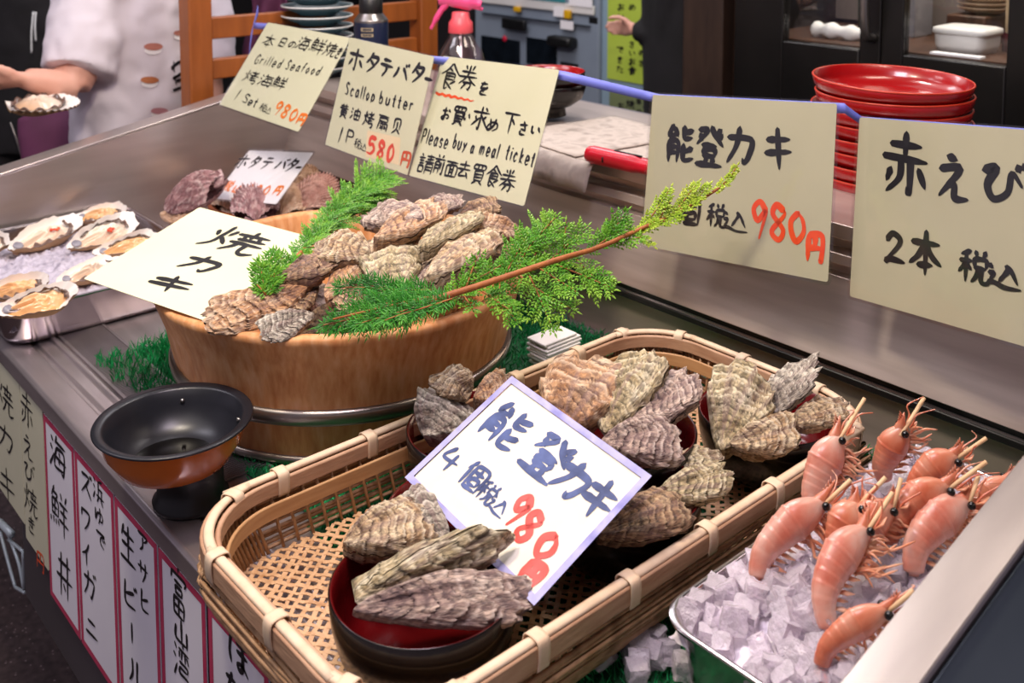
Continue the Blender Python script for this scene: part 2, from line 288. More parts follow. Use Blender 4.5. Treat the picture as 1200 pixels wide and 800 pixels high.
M['clear_plastic'] = clear_mat('clear_pink_plastic', (.93, .84, .89, 1), .10, .05)

# ------------------------------------------------------------------ mesh helpers
class MB:
    def __init__(s): s.v = []; s.f = []; s.c = None
    def add(s, verts, faces, tint=None):
        o = len(s.v); s.v += [tuple(p) for p in verts]; s.f += [tuple(i+o for i in f) for f in faces]
        if tint is not None or s.c is not None:
            if s.c is None: s.c = [(.5, .5, .5)]*o
            s.c += ([tint]*len(verts) if (tint is None or isinstance(tint, tuple)) else list(tint)) if tint is not None else [(.5, .5, .5)]*len(verts)
        return s
    def box(s, a, b, M_=None):
        (x0, y0, z0), (x1, y1, z1) = a, b
        vs = [(x, y, z) for z in (z0, z1) for y in (y0, y1) for x in (x0, x1)]
        if M_ is not None: vs = [tuple(M_ @ Vector(p)) for p in vs]
        return s.add(vs, [(0, 2, 3, 1), (4, 5, 7, 6), (0, 1, 5, 4), (2, 6, 7, 3), (0, 4, 6, 2), (1, 3, 7, 5)])
    def tube(s, pts, rad, n=8, caps=True, tint=None, flat=1.0, up=None):
        pts = [Vector(p) for p in pts]; k = len(pts); rad = rad if isinstance(rad, (list, tuple)) else [rad]*k
        vs = []; prev = None
        for i, p in enumerate(pts):
            t = (pts[min(i+1, k-1)]-pts[max(i-1, 0)]); t = t.normalized() if t.length > 1e-9 else Vector((0, 0, 1))
            if up is not None: a = Vector(up)
            elif prev is not None: a = prev
            else: a = Vector((0, 0, 1)) if abs(t.z) < .9 else Vector((1, 0, 0))
            b = t.cross(a); b = b.normalized() if b.length > 1e-6 else t.orthogonal().normalized(); a = b.cross(t); prev = a
            for j in range(n):
                th = 2*math.pi*j/n; vs.append(p + (b*math.cos(th)+a*(math.sin(th)*flat))*rad[i])
        fs = [(i*n+j, i*n+(j+1) % n, (i+1)*n+(j+1) % n, (i+1)*n+j) for i in range(k-1) for j in range(n)]
        if caps: fs += [tuple(range(n-1, -1, -1)), tuple((k-1)*n+j for j in range(n))]
        return s.add(vs, fs, tint)
    def lathe(s, prof, n=48, c=(0, 0, 0), wob=0, tint=None):
        vs = []; cx, cy, cz = c
        for r, z in prof:
            for j in range(n):
                a = 2*math.pi*j/n; vs.append((cx+r*math.cos(a), cy+r*math.sin(a), cz+z))
        k = len(prof); fs = [(i*n+j, i*n+(j+1) % n, (i+1)*n+(j+1) % n, (i+1)*n+j) for i in range(k-1) for j in range(n)]
        if prof[0][0] > 1e-6 and prof[0] != prof[-1] and getattr(s, 'cap', False): fs.append(tuple(range(n-1, -1, -1)))
        return s.add(vs, fs, tint)
    def extrude_x(s, prof, x0, x1):
        k = len(prof); vs = [(x0, y, z) for y, z in prof]+[(x1, y, z) for y, z in prof]
        fs = [(i, (i+1) % k, k+(i+1) % k, k+i) for i in range(k)]+[tuple(range(k-1, -1, -1)), tuple(range(k, 2*k))]
        return s.add(vs, fs)
    def grid(s, fn, nu, nv, tint=None):
        vs = [fn(i/nu, j/nv) for i in range(nu+1) for j in range(nv+1)]
        fs = [(i*(nv+1)+j, (i+1)*(nv+1)+j, (i+1)*(nv+1)+j+1, i*(nv+1)+j+1) for i in range(nu) for j in range(nv)]
        return s.add(vs, fs, tint)
    def mesh(s, name, smooth=True, off=None):
        me = bpy.data.meshes.new(name); v = s.v
        if off is not None: v = [(a-off[0], b-off[1], c-off[2]) for a, b, c in v]
        me.from_pydata(v, [], s.f); me.update()
        if smooth: me.polygons.foreach_set('use_smooth', [True]*len(me.polygons))
        if s.c is not None:
            at = me.color_attributes.new('tint', 'FLOAT_COLOR', 'POINT')
            at.data.foreach_set('color', [q for c in s.c for q in (c[0], c[1], c[2], 1.0)])
        return me
    def build(s, name, mat, parent=None, off=None, smooth=True, bevel=0, angle=None, recalc=False):
        if off is None and parent is not None: off = parent.get('_o')
        me = s.mesh(name, smooth, off); o = bpy.data.objects.new(name, me); sc.collection.objects.link(o)
        if mat is not None: me.materials.append(M[mat] if isinstance(mat, str) else mat)
        if parent is not None: o.parent = parent
        if bevel:
            b = o.modifiers.new('bevel', 'BEVEL'); b.width = bevel; b.segments = 2; b.limit_method = 'ANGLE'
        if angle is not None or bevel:
            try: me.set_sharp_from_angle(angle=math.radians(angle or 35))
            except Exception: pass
        return o
ROOTS = []
def thing(name, label, cat, loc=(0, 0, 0), group=None, rot=None):
    o = bpy.data.objects.new(name, None); sc.collection.objects.link(o); o.location = loc; o.empty_display_size = .02
    if rot is not None: o.rotation_euler = rot
    o['_o'] = tuple(loc) if rot is None else (0., 0., 0.)
    o['label'] = label; o['category'] = cat
    if group: o['group'] = group
    ROOTS.append(o); return o
def tag(o, label, cat, group=None, kind=None):
    o['label'] = label; o['category'] = cat
    if group: o['group'] = group
    if kind: o['kind'] = kind
    return o
def struct(o): o['kind'] = 'structure'; return o
def copy_tree(o, parent=None):
    c = o.copy(); sc.collection.objects.link(c)
    if parent is not None: c.parent = parent
    for ch in list(o.children): copy_tree(ch, c)
    return c
def crom(pts, m=6, closed=False):
    P = [Vector(p) for p in pts]; out = []; k = len(P)
    if k < 3 and not closed: return [P[0].lerp(P[1], t/m) for t in range(m+1)]
    for i in range(k if closed else k-1):
        if closed: a, b, c, d = P[(i-1) % k], P[i], P[(i+1) % k], P[(i+2) % k]
        else: a, b, c, d = P[max(i-1, 0)], P[i], P[i+1], P[min(i+2, k-1)]
        for q in range(m):
            t = q/m; out.append(.5*((2*b)+(c-a)*t+(2*a-5*b+4*c-d)*t*t+(3*b-a-3*c+d)*t**3))
    if not closed: out.append(P[-1])
    return out
def n3(x, y, z=0): return mn.noise(Vector((x, y, z)))
def fbm(x, y, z=0, o=4): return mn.fractal(Vector((x, y, z)), .8, 2.1, o)

# ------------------------------------------------------------------ brush lettering: each character as strokes on a 0-99 grid
G_SRC = '''本 1530 8530/5008 5092/4832 3058 1072/5232 6855 9070/3275 6872
日 2512 2590/2512 7512 7588/2550 7350/2586 7386
の 5225 4560 2880 1862 2238 5018 8035 8565 6085
海 1218 2228/0842 1850/0590 2560/4208 3228/3622 8822/4038 3082 8080/4038 8038 7888 6482/2560 9260/5545 6052/5265 5872
鮮 2205 0828/1218 3818 3030/1032 1062/1032 4232 4262/1046 4046/2632 2660/1062 4262/0572 0282/1870 1880/3070 3280/4268 4678/5808 6420/8805 8020/5228 9528/5545 9045/4865 9865/7428 7495
焼 0830 1445/3622 3040/2208 2240 1870 0490/2450 3870/4225 9022/6508 6538/4840 9238/5230 5538/7828 8038/4255 9553/5855 5272 4088/7255 7280 8088 9680
き 2525 7518/2042 8032/4508 6062/6062 3055/2868 3288 7288
烤 0830 1445/3622 3040/2208 2240 1870 0490/2450 3870/4520 8518/6205 6240/4040 9540/8512 4262/5258 8055/5258 5272 8570 8092 6890
税 3808 1220/0838 4536/2618 2692/2445 0570/2845 4260/5508 6020/8505 7822/5228 5252/5228 8828 8652/5252 8652/6252 5875 4592/7452 7488 9290 9578
込 1015 2025/0845 2245 1275/0878 2580 5592 9892/6225 5050 3872/5515 6825 9072
円 1812 1892/1812 8212 8288 7290/5012 5050/1852 8252
ホ 1032 9030/5008 5092/5090 4284/2852 1275/7252 9075
タ 4508 3035 1255/3825 8225 6260 2592/3842 6862
テ 2515 7515/0840 9240/5240 5065 3092
バ 3230 2560 1082/6028 7550 9080/7210 7820/8605 9215
ー 1250 9048
| 5010 5090
黄 1518 8515/3505 3530/6505 6530/0832 9232/5032 5070/2545 2572/2545 7545 7572/2558 7558/2572 7572/3878 2092/6278 8292
油 1215 2225/0840 1848/0590 2560/4228 4290/4228 8828 8890/6508 6588/4258 8858/4288 8888
扇 1010 9010/2222 8022 8042/2222 2245 1092/2242 8042/3255 5255 5092/3568 4572/3282 4876/6055 8555 8592/6468 7672/6280 8075
贝 2512 2565/2512 7512 7565/5028 4865 1592/5868 8590
食 5005 3028 0545/5205 7225 9542/4022 5830/3038 3088 4585/3038 7038 7058/3048 7048/3058 7058/3268 6892/7862 5575
券 3010 3822/7008 6222/1530 8530/0848 9246/5008 4645 1075/5248 7062 9572/3068 6868 6490 5588/4668 2892
を 2220 7518/4508 2548 6242/5048 5072/8240 3068 3285 8088
お 1532 6230/3810 3885 2092 1578 6058 8070 7085 6082/7022 9035
買 1512 8512 8530/1512 1530 8530/3814 3828/6214 6228/2538 2578/2538 7538 7578/2552 7552/2565 7565/2578 7578/3882 1595/6282 8595
い 2025 2265 3580 4270/7030 8868
求 1028 9028/5008 5088 4082/7010 8020/2545 3258/4550 1080/7842 6255/5540 9585
め 2520 4080/6515 5560 2088 1265 4038 8040 8570 5590
下 0818 9218/4818 4892/5540 7258
さ 1830 8025/4508 7060/7060 3055/2868 3288 7288
請 1808 2518/0525 4025/1038 3638/1050 3650/1062 1088/1062 3662 3688/1088 3688/4815 9515/5228 9028/4440 9840/7008 7040/5250 5295/5250 8850 8892/5263 8863/5276 8876
前 3005 3818/7005 6218/0825 9225/1838 1892/1838 4838 4890/1852 4852/1868 4868/6240 6272/8235 8290 7288
面 0810 9210/4512 4028/1230 1292/1230 8830 8892/3832 3888/6232 6288/3850 6250/3868 6268/1290 8890
去 1525 8525/5006 5048/0648 9448/4550 2082 7878/6862 8592
能 2508 1530 4228/3215 4232/1445 1492/1445 4245 4290/1458 4058/1472 4072/6208 6235 8832/8815 6225/6250 6285 9282/8858 6268
登 1518 4218 1048/1828 2838/5508 6828 9548/8512 7025/9025 7838/2850 7250/3258 3272/3258 6858 6872/3272 6872/3878 4488/6478 5890/1092 9292
カ 1532 8532 8070 6890 6082/4808 4050 1592
キ 1535 8528/1062 9255/4508 5892
個 2508 0840/1830 1892/3515 3592/3515 9215 9290/4535 8235/6322 6352/4855 7855 7875/4855 4875 7875/3590 9090
4 3508 1055 8550/6025 5592
赤 2022 8022/5005 5042/0842 9242/4042 3870 1592/6042 6088 5582/2258 1575/7855 9078
え 3810 6015/2035 7232 1888/4262 5865 6088 9588
び 1028 3522 1860 3288 6270 6825 9050/8008 8518/9203 9612
2 2028 4008 7020 6045 1588/1588 4080 9085
丼 1525 8525/0555 9555/3208 2892/6808 6892/4568 5578
生 2510 1038/2228 8528/1555 8252/5008 5090/0690 9490
富 5003 5012/1018 0832/1018 9218 8630/2832 7232/3242 3255/3242 6842 6855/3255 6855/2265 2295/2265 7865 7895/5065 5095/2280 7880/2295 7895
山 5008 5085/1540 1585 8585/8538 8590
湾 1015 2025/0540 1648/0590 2260/6003 6012/3518 9518/5520 4842/7220 7242/4025 3640/8225 9540/4050 8550 8562/4062 8562/4062 3878 8878 8095 6892
浜 1015 2025/0840 1848/0590 2260/8205 5015/5015 5068/5040 9040/7840 7868/3568 9868/5275 3892/7275 9092
ゆ 1525 1575 3540 7030 8550 7570 5068/5810 6055 4592
で 1025 8520 5045 5075 8090/7045 7855/8440 9250
ぼ 1815 1260 2088/4525 9022/4545 9045/6825 7078 5590 4878 6870 9288/8805 9215/9500 9908
た 1028 5525/3508 1090/5545 8845/5572 6088 9285
ズ 1520 7220 1088/5055 8888/7808 8418/8804 9614
ワ 1518 1545/1518 8518 7560 4092
イ 7508 5040 1562/5240 5292
ガ 1235 7835 7270 6090 5282/4210 3555 1292/7808 8418/8804 9614
ニ 2530 7530/1078 9076
ア 1018 8818 6045/5030 4870 2592
サ 0835 9233/3010 3258/7008 7050 4592
ヒ 2210 2280 8580/8030 2252
ビ 2210 2280 8580/7530 2252/7808 8418/8804 9614
ル 3015 3060 1090/6012 6085 9560
1 5508 4592
5 7812 3212 2845 6042 7865 5588 2085
8 7020 4008 2830 7065 5592 2872 7032 7020
9 7530 5010 2828 4552 7530 5592
0 5008 2235 2872 5092 7865 7230 5008
G 8020 4510 1550 4588 8075 8055 5555
r 2540 2588/2552 5040 7045
i 5042 5088/5022 5026
l 5008 5088
e 2065 7562 6042 3042 2075 4588 7580
d 7055 4045 2068 4088 7070/7208 7288
S 7820 4010 2530 7060 6585 2080
a 7046 4042 2065 4088 7066/7240 7075 8588
f 7512 5015 4588/2545 7043
o 5042 2562 5088 7562 5042
t 5015 5082 7085/2542 7540
P 2510 2590/2512 7015 7545 2552
s 7248 4042 3058 7070 6088 2582
b 2508 2588/2560 5045 7565 5588 2580
u 2242 2580 5588 7265/7442 7688
y 2542 5072/7842 3099
m 1542 1588/1555 3242 4555 4588/4555 6242 7855 7888
k 2508 2588/7042 2868 7588
c 7250 4542 2265 4588 7580
p 2542 2599/2550 5042 7562 5585 2578
~ 0040 0862 1642 2464 3244 4066 4846 5668 6448 7270 8050 8872 9652'''
GL = {}
for ln in G_SRC.split('\n'):
    ch, rest = ln[0], ln[2:]
    GL[ch] = [[(int(p[:2])/99-.5, int(p[2:])/99-.5) for p in s.split()] for s in rest.split('/')]

class Sign:
    """a flat sheet: centre o, unit axes e1 (reading direction), e2 (down), normal n towards the reader"""
    def __init__(s, o, e1, e2, w, h):
        s.o, s.e1, s.e2, s.w, s.h = Vector(o), Vector(e1).normalized(), Vector(e2).normalized(), w, h
        s.n = s.e2.cross(s.e1).normalized()
        if s.n.dot(Vector(CAM)-s.o) < 0: s.n = -s.n
    def px(s, x, y):
        d = Vector(ray(x, y)); c = Vector(CAM); t = (s.o-c).dot(s.n)/d.dot(s.n); p = c+d*t-s.o
        return (p.dot(s.e1), p.dot(s.e2))
    def P(s, u, v, h=0): return s.o+s.e1*u+s.e2*v+s.n*h
def pose(depth_, px, py, a, b, c, w_, h_):
    Rm = Matrix.Rotation(b, 3, 'Z') @ Matrix.Rotation(a, 3, 'X') @ Matrix.Rotation(c, 3, 'Y')
    return Sign(atd(px, py, depth_), Rm @ Vector((1, 0, 0)), Rm @ Vector((0, 0, -1)), w_, h_)
def sheet(mb, sg, w_, h_, z0, z1, rad=.004, bend=0, nx=12):
    """rounded thin slab in the sign's plane"""
    pts = []
    for cx, cy, a0 in ((w_/2-rad, -h_/2+rad, -90), (w_/2-rad, h_/2-rad, 0), (-w_/2+rad, h_/2-rad, 90), (-w_/2+rad, -h_/2+rad, 180)):
        for q in range(4): a = math.radians(a0+30*q); pts.append((cx+rad*math.cos(a), cy+rad*math.sin(a)))
    k = len(pts); vs = [sg.P(u, v, z0) for u, v in pts]+[sg.P(u, v, z1) for u, v in pts]
    mb.add(vs, [tuple(range(k)), tuple(range(2*k-1, k-1, -1))]+[(i, k+i, k+(i+1) % k, (i+1) % k) for i in range(k)])
rs = random.Random(5)
def brush(mb, sg, path, wd, h, taper=.45):
    """one brush stroke: a ribbon on the sign along path [(u,v)], wd wide"""
    P = crom([(u, v, 0) for u, v in path], 6) if len(path) > 2 else [Vector((path[0][0], path[0][1], 0)).lerp(Vector((path[1][0], path[1][1], 0)), t/5) for t in range(6)]
    k = len(P); L = []; R = []
    ph = rs.random()*6; h += (len(mb.v) % 997)*2e-7+1e-6*(len(mb.f) % 40)
    for i, p in enumerate(P):
        t = i/(k-1); d = P[min(i+1, k-1)]-P[max(i-1, 0)]; d = d.normalized() if d.length > 1e-9 else Vector((1, 0, 0)); nn = Vector((-d.y, d.x, 0))
        wv = wd*(.62+.48*(1-t)**.7+.10*math.sin(9*t+ph)) if t < .8 else wd*(.62+.48*.2**.7)*(1-(t-.8)/.2*(1-taper))
        if i == 0: wv *= .7
        L.append(p+nn*wv/2); R.append(p-nn*wv/2)
    d0 = (P[0]-P[1]).normalized()*wd*.35; d1 = (P[-1]-P[-2]).normalized()*wd*.22
    ring = [P[0]+d0]+L+[P[-1]+d1]+R[::-1]
    vs = [sg.P(q.x, q.y, h) for q in ring]
    fs = [(0, 1, len(ring)-1)]
    m = len(ring)
    for i in range(k-1): fs.append((1+i, 2+i, m-2-i, m-1-i))
    fs.append((k, k+1, k+2))
    mb.add(vs, fs)
def char(mb, sg, ch, c, ax, ay, wd, h=.0008, rot=0, taper=.45, jit=.012):
    """c centre px; ax, ay: px vectors of the character box"""
    for st in GL[ch]:
        path = []
        for gx, gy in st:
            gx += rs.uniform(-jit, jit); gy += rs.uniform(-jit, jit)
            path.append(sg.px(c[0]+ax[0]*gx+ay[0]*gy, c[1]+ax[1]*gx+ay[1]*gy))
        brush(mb, sg, path, wd, h, taper)
def text(mb, sg, crop, items, ax, ay, wd, h=.0008, taper=.45):
    """items: (char, cx, cy, sx, sy) in crop units; ax, ay unit px directions"""
    ox, oy, k = crop
    for it in items:
        ch, cx, cy, sx = it[:4]; sy = it[4] if len(it) > 4 else sx; f = it[5] if len(it) > 5 else 1
        char(mb, sg, ch, (ox+cx/k, oy+cy/k), (ax[0]*sx/k, ax[1]*sx/k), (ay[0]*sy/k, ay[1]*sy/k), wd*f, h, taper=taper)
def line(s, p0, p1, sx, sy):
    """evenly spread string -> items"""
    wts = [dict(i=.5, l=.5, m=1.35, f=.8, t=.8, r=.8).get(c, 1) if c != ' ' else .5 for c in s]; T = sum(wts); a = 0; out = []
    for c, q in zip(s, wts):
        t = (a+q/2)/T; a += q
        if c != ' ': out.append((c, p0[0]+(p1[0]-p0[0])*t, p0[1]+(p1[1]-p0[1])*t, sx*(1.25 if c == 'm' else 1), sy))
    return out
def price_sign(sg, name, label, paper, pw, ph, lam='laminate', off=.0, cat='sign', paper_off=(0, 0), group=None):
    r = thing(name, label, cat, tuple(sg.o), group)
    b = MB(); s2 = Sign(sg.P(*paper_off), sg.e1, sg.e2, pw, ph); s2.n = sg.n; sheet(b, s2, pw, ph, -.0003, .0003, .003); b.build('paper', paper, r, smooth=False)
    if lam:
        b = MB(); sheet(b, sg, sg.w, sg.h, .0012, .0016, .006); b.build('laminate', lam, r, smooth=False)
        b = MB(); sheet(b, sg, sg.w, sg.h, -.0012, -.0009, .006); b.build('laminate', lam, r, smooth=False)
    return r

# ------------------------------------------------------------------ the room
LEDGE = .256
def rr(hx, hy, r, n=8):
    out = []
    for cx, cy, a0 in ((hx-r, -hy+r, -90), (hx-r, hy-r, 0), (-hx+r, hy-r, 90), (-hx+r, -hy+r, 180)):
        for q in range(n): a = math.radians(a0+90*q/(n-1)); out.append((cx+r*math.cos(a), cy+r*math.sin(a)))
    return out
def loft(mb, loops, cap0=False, cap1=False, tint=None):
    n = len(loops[0]); vs = [p for l in loops for p in l]
    fs = [(i*n+j, i*n+(j+1) % n, (i+1)*n+(j+1) % n, (i+1)*n+j) for i in range(len(loops)-1) for j in range(n)]
    if cap0: fs.append(tuple(range(n-1, -1, -1)))
    if cap1: fs.append(tuple((len(loops)-1)*n+j for j in range(n)))
    mb.add(vs, fs, tint)
b = MB(); b.box((-9, -2.5, -.90), (2.5, 6, -.85)); struct(b.build('floor', 'floor', smooth=False))
b = MB(); b.box((-9, -2.5, 1.95), (2.5, 6, 2.05)); struct(b.build('ceiling', 'ceil', smooth=False))
b = MB(); b.box((-9, 3.9, -.85), (2.5, 4.0, 1.95)); struct(b.build('wall_back', 'wall_grey', smooth=False))
b = MB(); b.box((-6.1, -2.5, -.85), (-6.0, 3.9, 1.95)); struct(b.build('wall_left', 'wall_dark', smooth=False))
b = MB(); b.box((-4.55, 3.0, -.85), (-3.66, 3.85, 1.9)); struct(b.build('wall_partition', 'wall_dark', smooth=False))
b = MB(); b.box((-2.862, 3.02, -.85), (-2.05, 3.12, 1.9)); struct(b.build('wall_panel', 'pale_blue', smooth=False))
# posts beside the shop door
b = MB(); b.box((-1.78, 2.2, -.85), (-1.645, 2.34, 1.9)); b.build('trim_1', 'dark_wood', smooth=False, bevel=.004)['kind'] = 'structure'
b = MB(); b.box((-1.625, 2.22, -.85), (-1.555, 2.34, 1.9)); b.build('trim_2', 'mid_wood', smooth=False, bevel=.004)['kind'] = 'structure'
b = MB(); b.box((-1.555, 2.2, -.85), (-1.52, 2.3, 1.9)); b.build('trim_3', 'orange_wood', smooth=False, bevel=.003)['kind'] = 'structure'
b = MB(); b.box((-1.52, 2.62, -.85), (.8, 2.7, 1.9)); struct(b.build('wall_right', 'wall_dark', smooth=False))

# ------------------------------------------------------------------ glass fronted cabinet
YC = 2.1
def cz(x, y): p = aty(x, y, YC); return p.x, p.z
cab = thing('glass_cabinet', 'black framed cabinet with two glass doors behind the red dishes', 'cabinet', (-1.1, YC+.2, -.85))
xA = cz(869, 20)[0]; xB = cz(926, 20)[0]; xC = cz(1016, 20)[0]; xD = cz(1067, 20)[0]; xE = cz(1188, 30)[0]; xF = xE+.35
zb = (cz(926, 44)[1]+cz(1188, 66)[1])/2; ztop = .95
b = MB(); b.box((xA, YC+.42, -.85), (xF, YC+.44, ztop+.1)); b.box((xA, YC, -.85), (xA+.02, YC+.42, ztop+.1)); b.box((xF-.02, YC, -.85), (xF, YC+.42, ztop+.1))
b.box((xA, YC, ztop+.06), (xF, YC+.42, ztop+.1)); b.box((xA, YC, -.85), (xF, YC+.42, -.83)); b.build('case', 'cab_black', cab, smooth=False, bevel=.003)
b = MB(); b.box((xA+.02, YC+.02, zb-.04), (xF-.02, YC+.42, zb-.012)); b.build('shelf', 'mid_wood', cab, smooth=False)
b = MB(); b.box((xA+.02, YC+.40, zb), (xF-.02, YC+.419, ztop)); b.build('back_board', simple('cabinet_lining', ['#6d625c', '#7d716a'], .7, 0, 3), cab, smooth=False)
def cab_door(x0, x1, ox0, ox1, hx):
    b = MB(); d0, d1 = YC-.03, YC
    b.box((x0, d0, -.82), (ox0, d1, ztop+.08)); b.box((ox1, d0, -.82), (x1, d1, ztop+.08)); b.box((ox0, d0, -.82), (ox1, d1, zb-.012)); b.box((ox0, d0, ztop), (ox1, d1, ztop+.08))
    d = b.build('door', 'cab_black', cab, smooth=False, bevel=.003)
    b = MB(); b.box((ox0, YC-.018, zb-.012), (ox1, YC-.014, ztop)); g = b.build('pane', 'glass', None, off=cab['_o'], smooth=False); g.parent = d
    b = MB(); hz = cz(1041, 15)[1]; b.tube(crom([(hx, d0-.0, hz-.055), (hx, d0-.035, hz-.04), (hx, d0-.04, hz+.06), (hx, d0, hz+.12)], 6), .010, 8)
    h = b.build('handle', 'grey_metal', None, off=cab['_o']); h.parent = d; h['label'] = 'grey metal handle'
xm = (xC+xD)/2
cab_door(xA, xm-.001, xB, xC, xm-.018)
cab_door(xm+.001, xF, xD, xE, xm+.35)
# things on its shelf
def on_shelf(px, py=None): return cz(px, 50)[0]
zs = zb-.012
b = MB(); b.tube(crom([(on_shelf(928), YC+.10, zs+.018), (on_shelf(950), YC+.09, zs+.02), (on_shelf(975), YC+.10, zs+.017), (on_shelf(990), YC+.12, zs+.02)], 6), [.017+.004*math.sin(i*1.3) for i in range(19)], 10)
tag(b.build('cloth', 'tissue'), 'white rolled cloth lying on the cabinet shelf behind the left pane', 'cloth')
tb = thing('plastic_tub', 'pale covered plastic tub on the cabinet shelf behind the right pane', 'container', (on_shelf(1101), YC+.13, zs))
b = MB(); o = tb['_o']; loft(b, [[(o[0]+x*k, o[1]+y*k, o[2]+z) for x, y in rr(.056, .05, .02)] for k, z in ((.9, 0), (1, .015), (1.03, .04))], True, False); b.build('body', 'white_plastic', tb)
b = MB(); loft(b, [[(o[0]+x*k, o[1]+y*k, o[2]+z) for x, y in rr(.06, .054, .02)] for k, z in ((1, .04), (1.02, .044), (1, .052), (.85, .055))], True, True); b.build('lid', 'white_plastic', tb)
for i in range(4):
    b = MB(); b.lathe([(.001, 0), (.03, 0), (.058, .013), (.06, .016), (.056, .016), (.03, .005), (.001, .005)], 32, (on_shelf(1085)-.01, YC+.30, zs+.078+i*.011-.07+.06))
    o = tag(b.build('saucer', simple('beige_glaze', ['#a58a70', '#b59a80'], .4)), 'beige saucer in the stack at the back of the cabinet', 'saucer', 'beige saucers stacked in the cabinet')
b = MB(); b.box((on_shelf(1050), YC+.23, zs), (on_shelf(1098), YC+.37, zs+.067)); tag(b.build('box', 'mid_wood', smooth=False, bevel=.004), 'brown wooden box under the beige saucers in the cabinet', 'box')
jar = thing('jar', 'tall straw coloured jar with a red base in the cabinet', 'jar', (on_shelf(1152), YC+.22, zs))
o = jar['_o']; b = MB(); b.lathe([(.001, 0), (.05, 0), (.052, .04)], 32, o); b.build('base', simple('red_lid', ['#6d141c', '#7d1a22'], .4), jar)
b = MB(); b.lathe([(.045, .04), (.046, .15), (.03, .19), (.02, .25), (.001, .25)], 32, o); b.build('body', simple('straw_jar', ['#9a8468', '#ab9576'], .5), jar)
b = MB(); b.lathe([(.001, 0), (.03, 0), (.032, .09), (.026, .12), (.014, .16), (.014, .2), (.001, .2)], 32, (on_shelf(950), YC+.27, zs)); tag(b.build('bottle', simple('green_bottle', ['#40503a', '#5a6a50'], .4)), 'green bottle standing behind the white cloth in the cabinet', 'bottle')
b = MB(); b.box((on_shelf(970), YC+.25, zs), (on_shelf(1008), YC+.34, zs+.2)); tag(b.build('carton', simple('grey_carton', ['#787478', '#868286'], .6), smooth=False, bevel=.003), 'grey carton beside the green bottle in the cabinet', 'carton')
b = MB(); b.box((on_shelf(1082), YC+.03, zs), (on_shelf(1142), YC+.055, zs+.004)); tag(b.build('paper_slip', 'paper_white', smooth=False), 'white paper slip lying at the shelf edge before the pale tub', 'paper')

# ------------------------------------------------------------------ ticket machine
YM = 3.0
def mz(x, y): p = aty(x, y, YM); return p.x, p.z
mx0, mx1 = mz(556, 30)[0], mz(702, 30)[0]
tm = thing('ticket_machine', 'grey blue meal ticket machine with dark screens behind the stall', 'ticket machine', ((mx0+mx1)/2, YM+.2, -.85))
def mbox(x0, y0, x1, y1, d0, d1):
    a = mz(x0, y0); c = mz(x1, y1); b = MB(); b.box((a[0], YM-d1, c[1]), (c[0], YM-d0, a[1])); return b
b = MB(); b.box((mx0, YM, -.85), (mx1, YM+.4, 1.15)); b.build('body', 'machine', tm, smooth=False, bevel=.01)
p = mz(640, -20); q = mz(690, 22)
b = MB(); b.box((mx0+.02, YM-.012, mz(630, 8)[1]-.008), (mx1-.02, YM-.001, mz(630, 0)[1])); b.build('trim_strip', 'white_plastic', tm, smooth=False, bevel=.003)
mbox(566, 14, 693, 30, .001, .02).build('recess', 'machine_dark', tm, smooth=False, bevel=.006)
for (x0, y0, x1, y1) in ((565, 41, 610, 80), (618, 43, 653, 80)): mbox(x0, y0, x1, y1, .001, .008).build('screen', simple('dark_screen', ['#0c1116', '#151c24'], .15), tm, smooth=False, bevel=.003)
mbox(651, 40, 678, 56, .001, .06).build('coin_tray', 'black_plastic', tm, smooth=False, bevel=.012)
mbox(595, 20, 622, 36, .02, .04).build('card_slot', 'black_plastic', tm, smooth=False, bevel=.006)
for (x0, y0, x1, y1) in ((607, 7, 614, 14), (666, 11, 673, 22)): mbox(x0, y0, x1, y1, .013, .03).build('marker', 'yellow', tm, smooth=False, bevel=.004)
for (x0, y0, x1, y1) in ((653, 7, 666, 20), (661, 23, 676, 35)):
    o = mbox(x0, y0, x1, y1, .02, .022).build('price_tag', 'paper_white', tm, smooth=False)
mbox(670, -8, 697, 9, .013, .016).build('notice', 'paper_white', tm, smooth=False)
mbox(618, -6, 665, 3, .013, .016).build('notice', simple('teal_notice', ['#2d7f86', '#38929a'], .6), tm, smooth=False)
mbox(658, 72, 678, 84, .001, .006).build('slot_plate', 'black_plastic', tm, smooth=False)
b = MB(); pr = mz(593, 45); b.lathe([(.001, .004), (.012, .004), (.014, 0)], 16, (0, 0, 0)); b.v = [(pr[0]+x, YM-.008-z, pr[1]+y) for x, y, z in b.v]; b.build('button', simple('red_button', ['#d81a3c', '#e42a4a'], .3), tm)
# posters on the pale wall panel
YP = 3.016
def poster(name, label, mat, corners, rows):
    pts = [aty(x, y, YP) for x, y in corners]; c = sum(pts, Vector())/4
    sg = Sign(c, (1, 0, 0), (0, 0, -1), pts[1].x-pts[0].x, pts[0].z-pts[3].z)
    r = thing(name, label, 'poster', tuple(c)); b = MB(); sheet(b, sg, sg.w, sg.h, -.001, .001, .003); b.build('paper', mat, r, smooth=False)
    b = MB()
    for ch, x, y, s in rows: char(b, sg, ch, (x, y), (s, s*.1), (0, s), .006, .0016)
    b.build('lettering', 'ink', r, smooth=False)
poster('poster', 'bright green handwritten poster on the pale panel near the hand', 'green_paper', ((712, -14), (758, -10), (758, 96), (712, 93)),
       [('お', 728, 8, 9), ('い', 728, 19, 9), ('め', 741, 8, 9), ('さ', 741, 52, 9), ('い', 741, 62, 9), ('お', 741, 72, 9), ('食', 741, 83, 11), ('で', 727, 58, 9), ('き', 727, 70, 9), ('た', 727, 81, 9), ('い', 752, 50, 8), ('の', 752, 62, 8), ('さ', 752, 74, 8)])
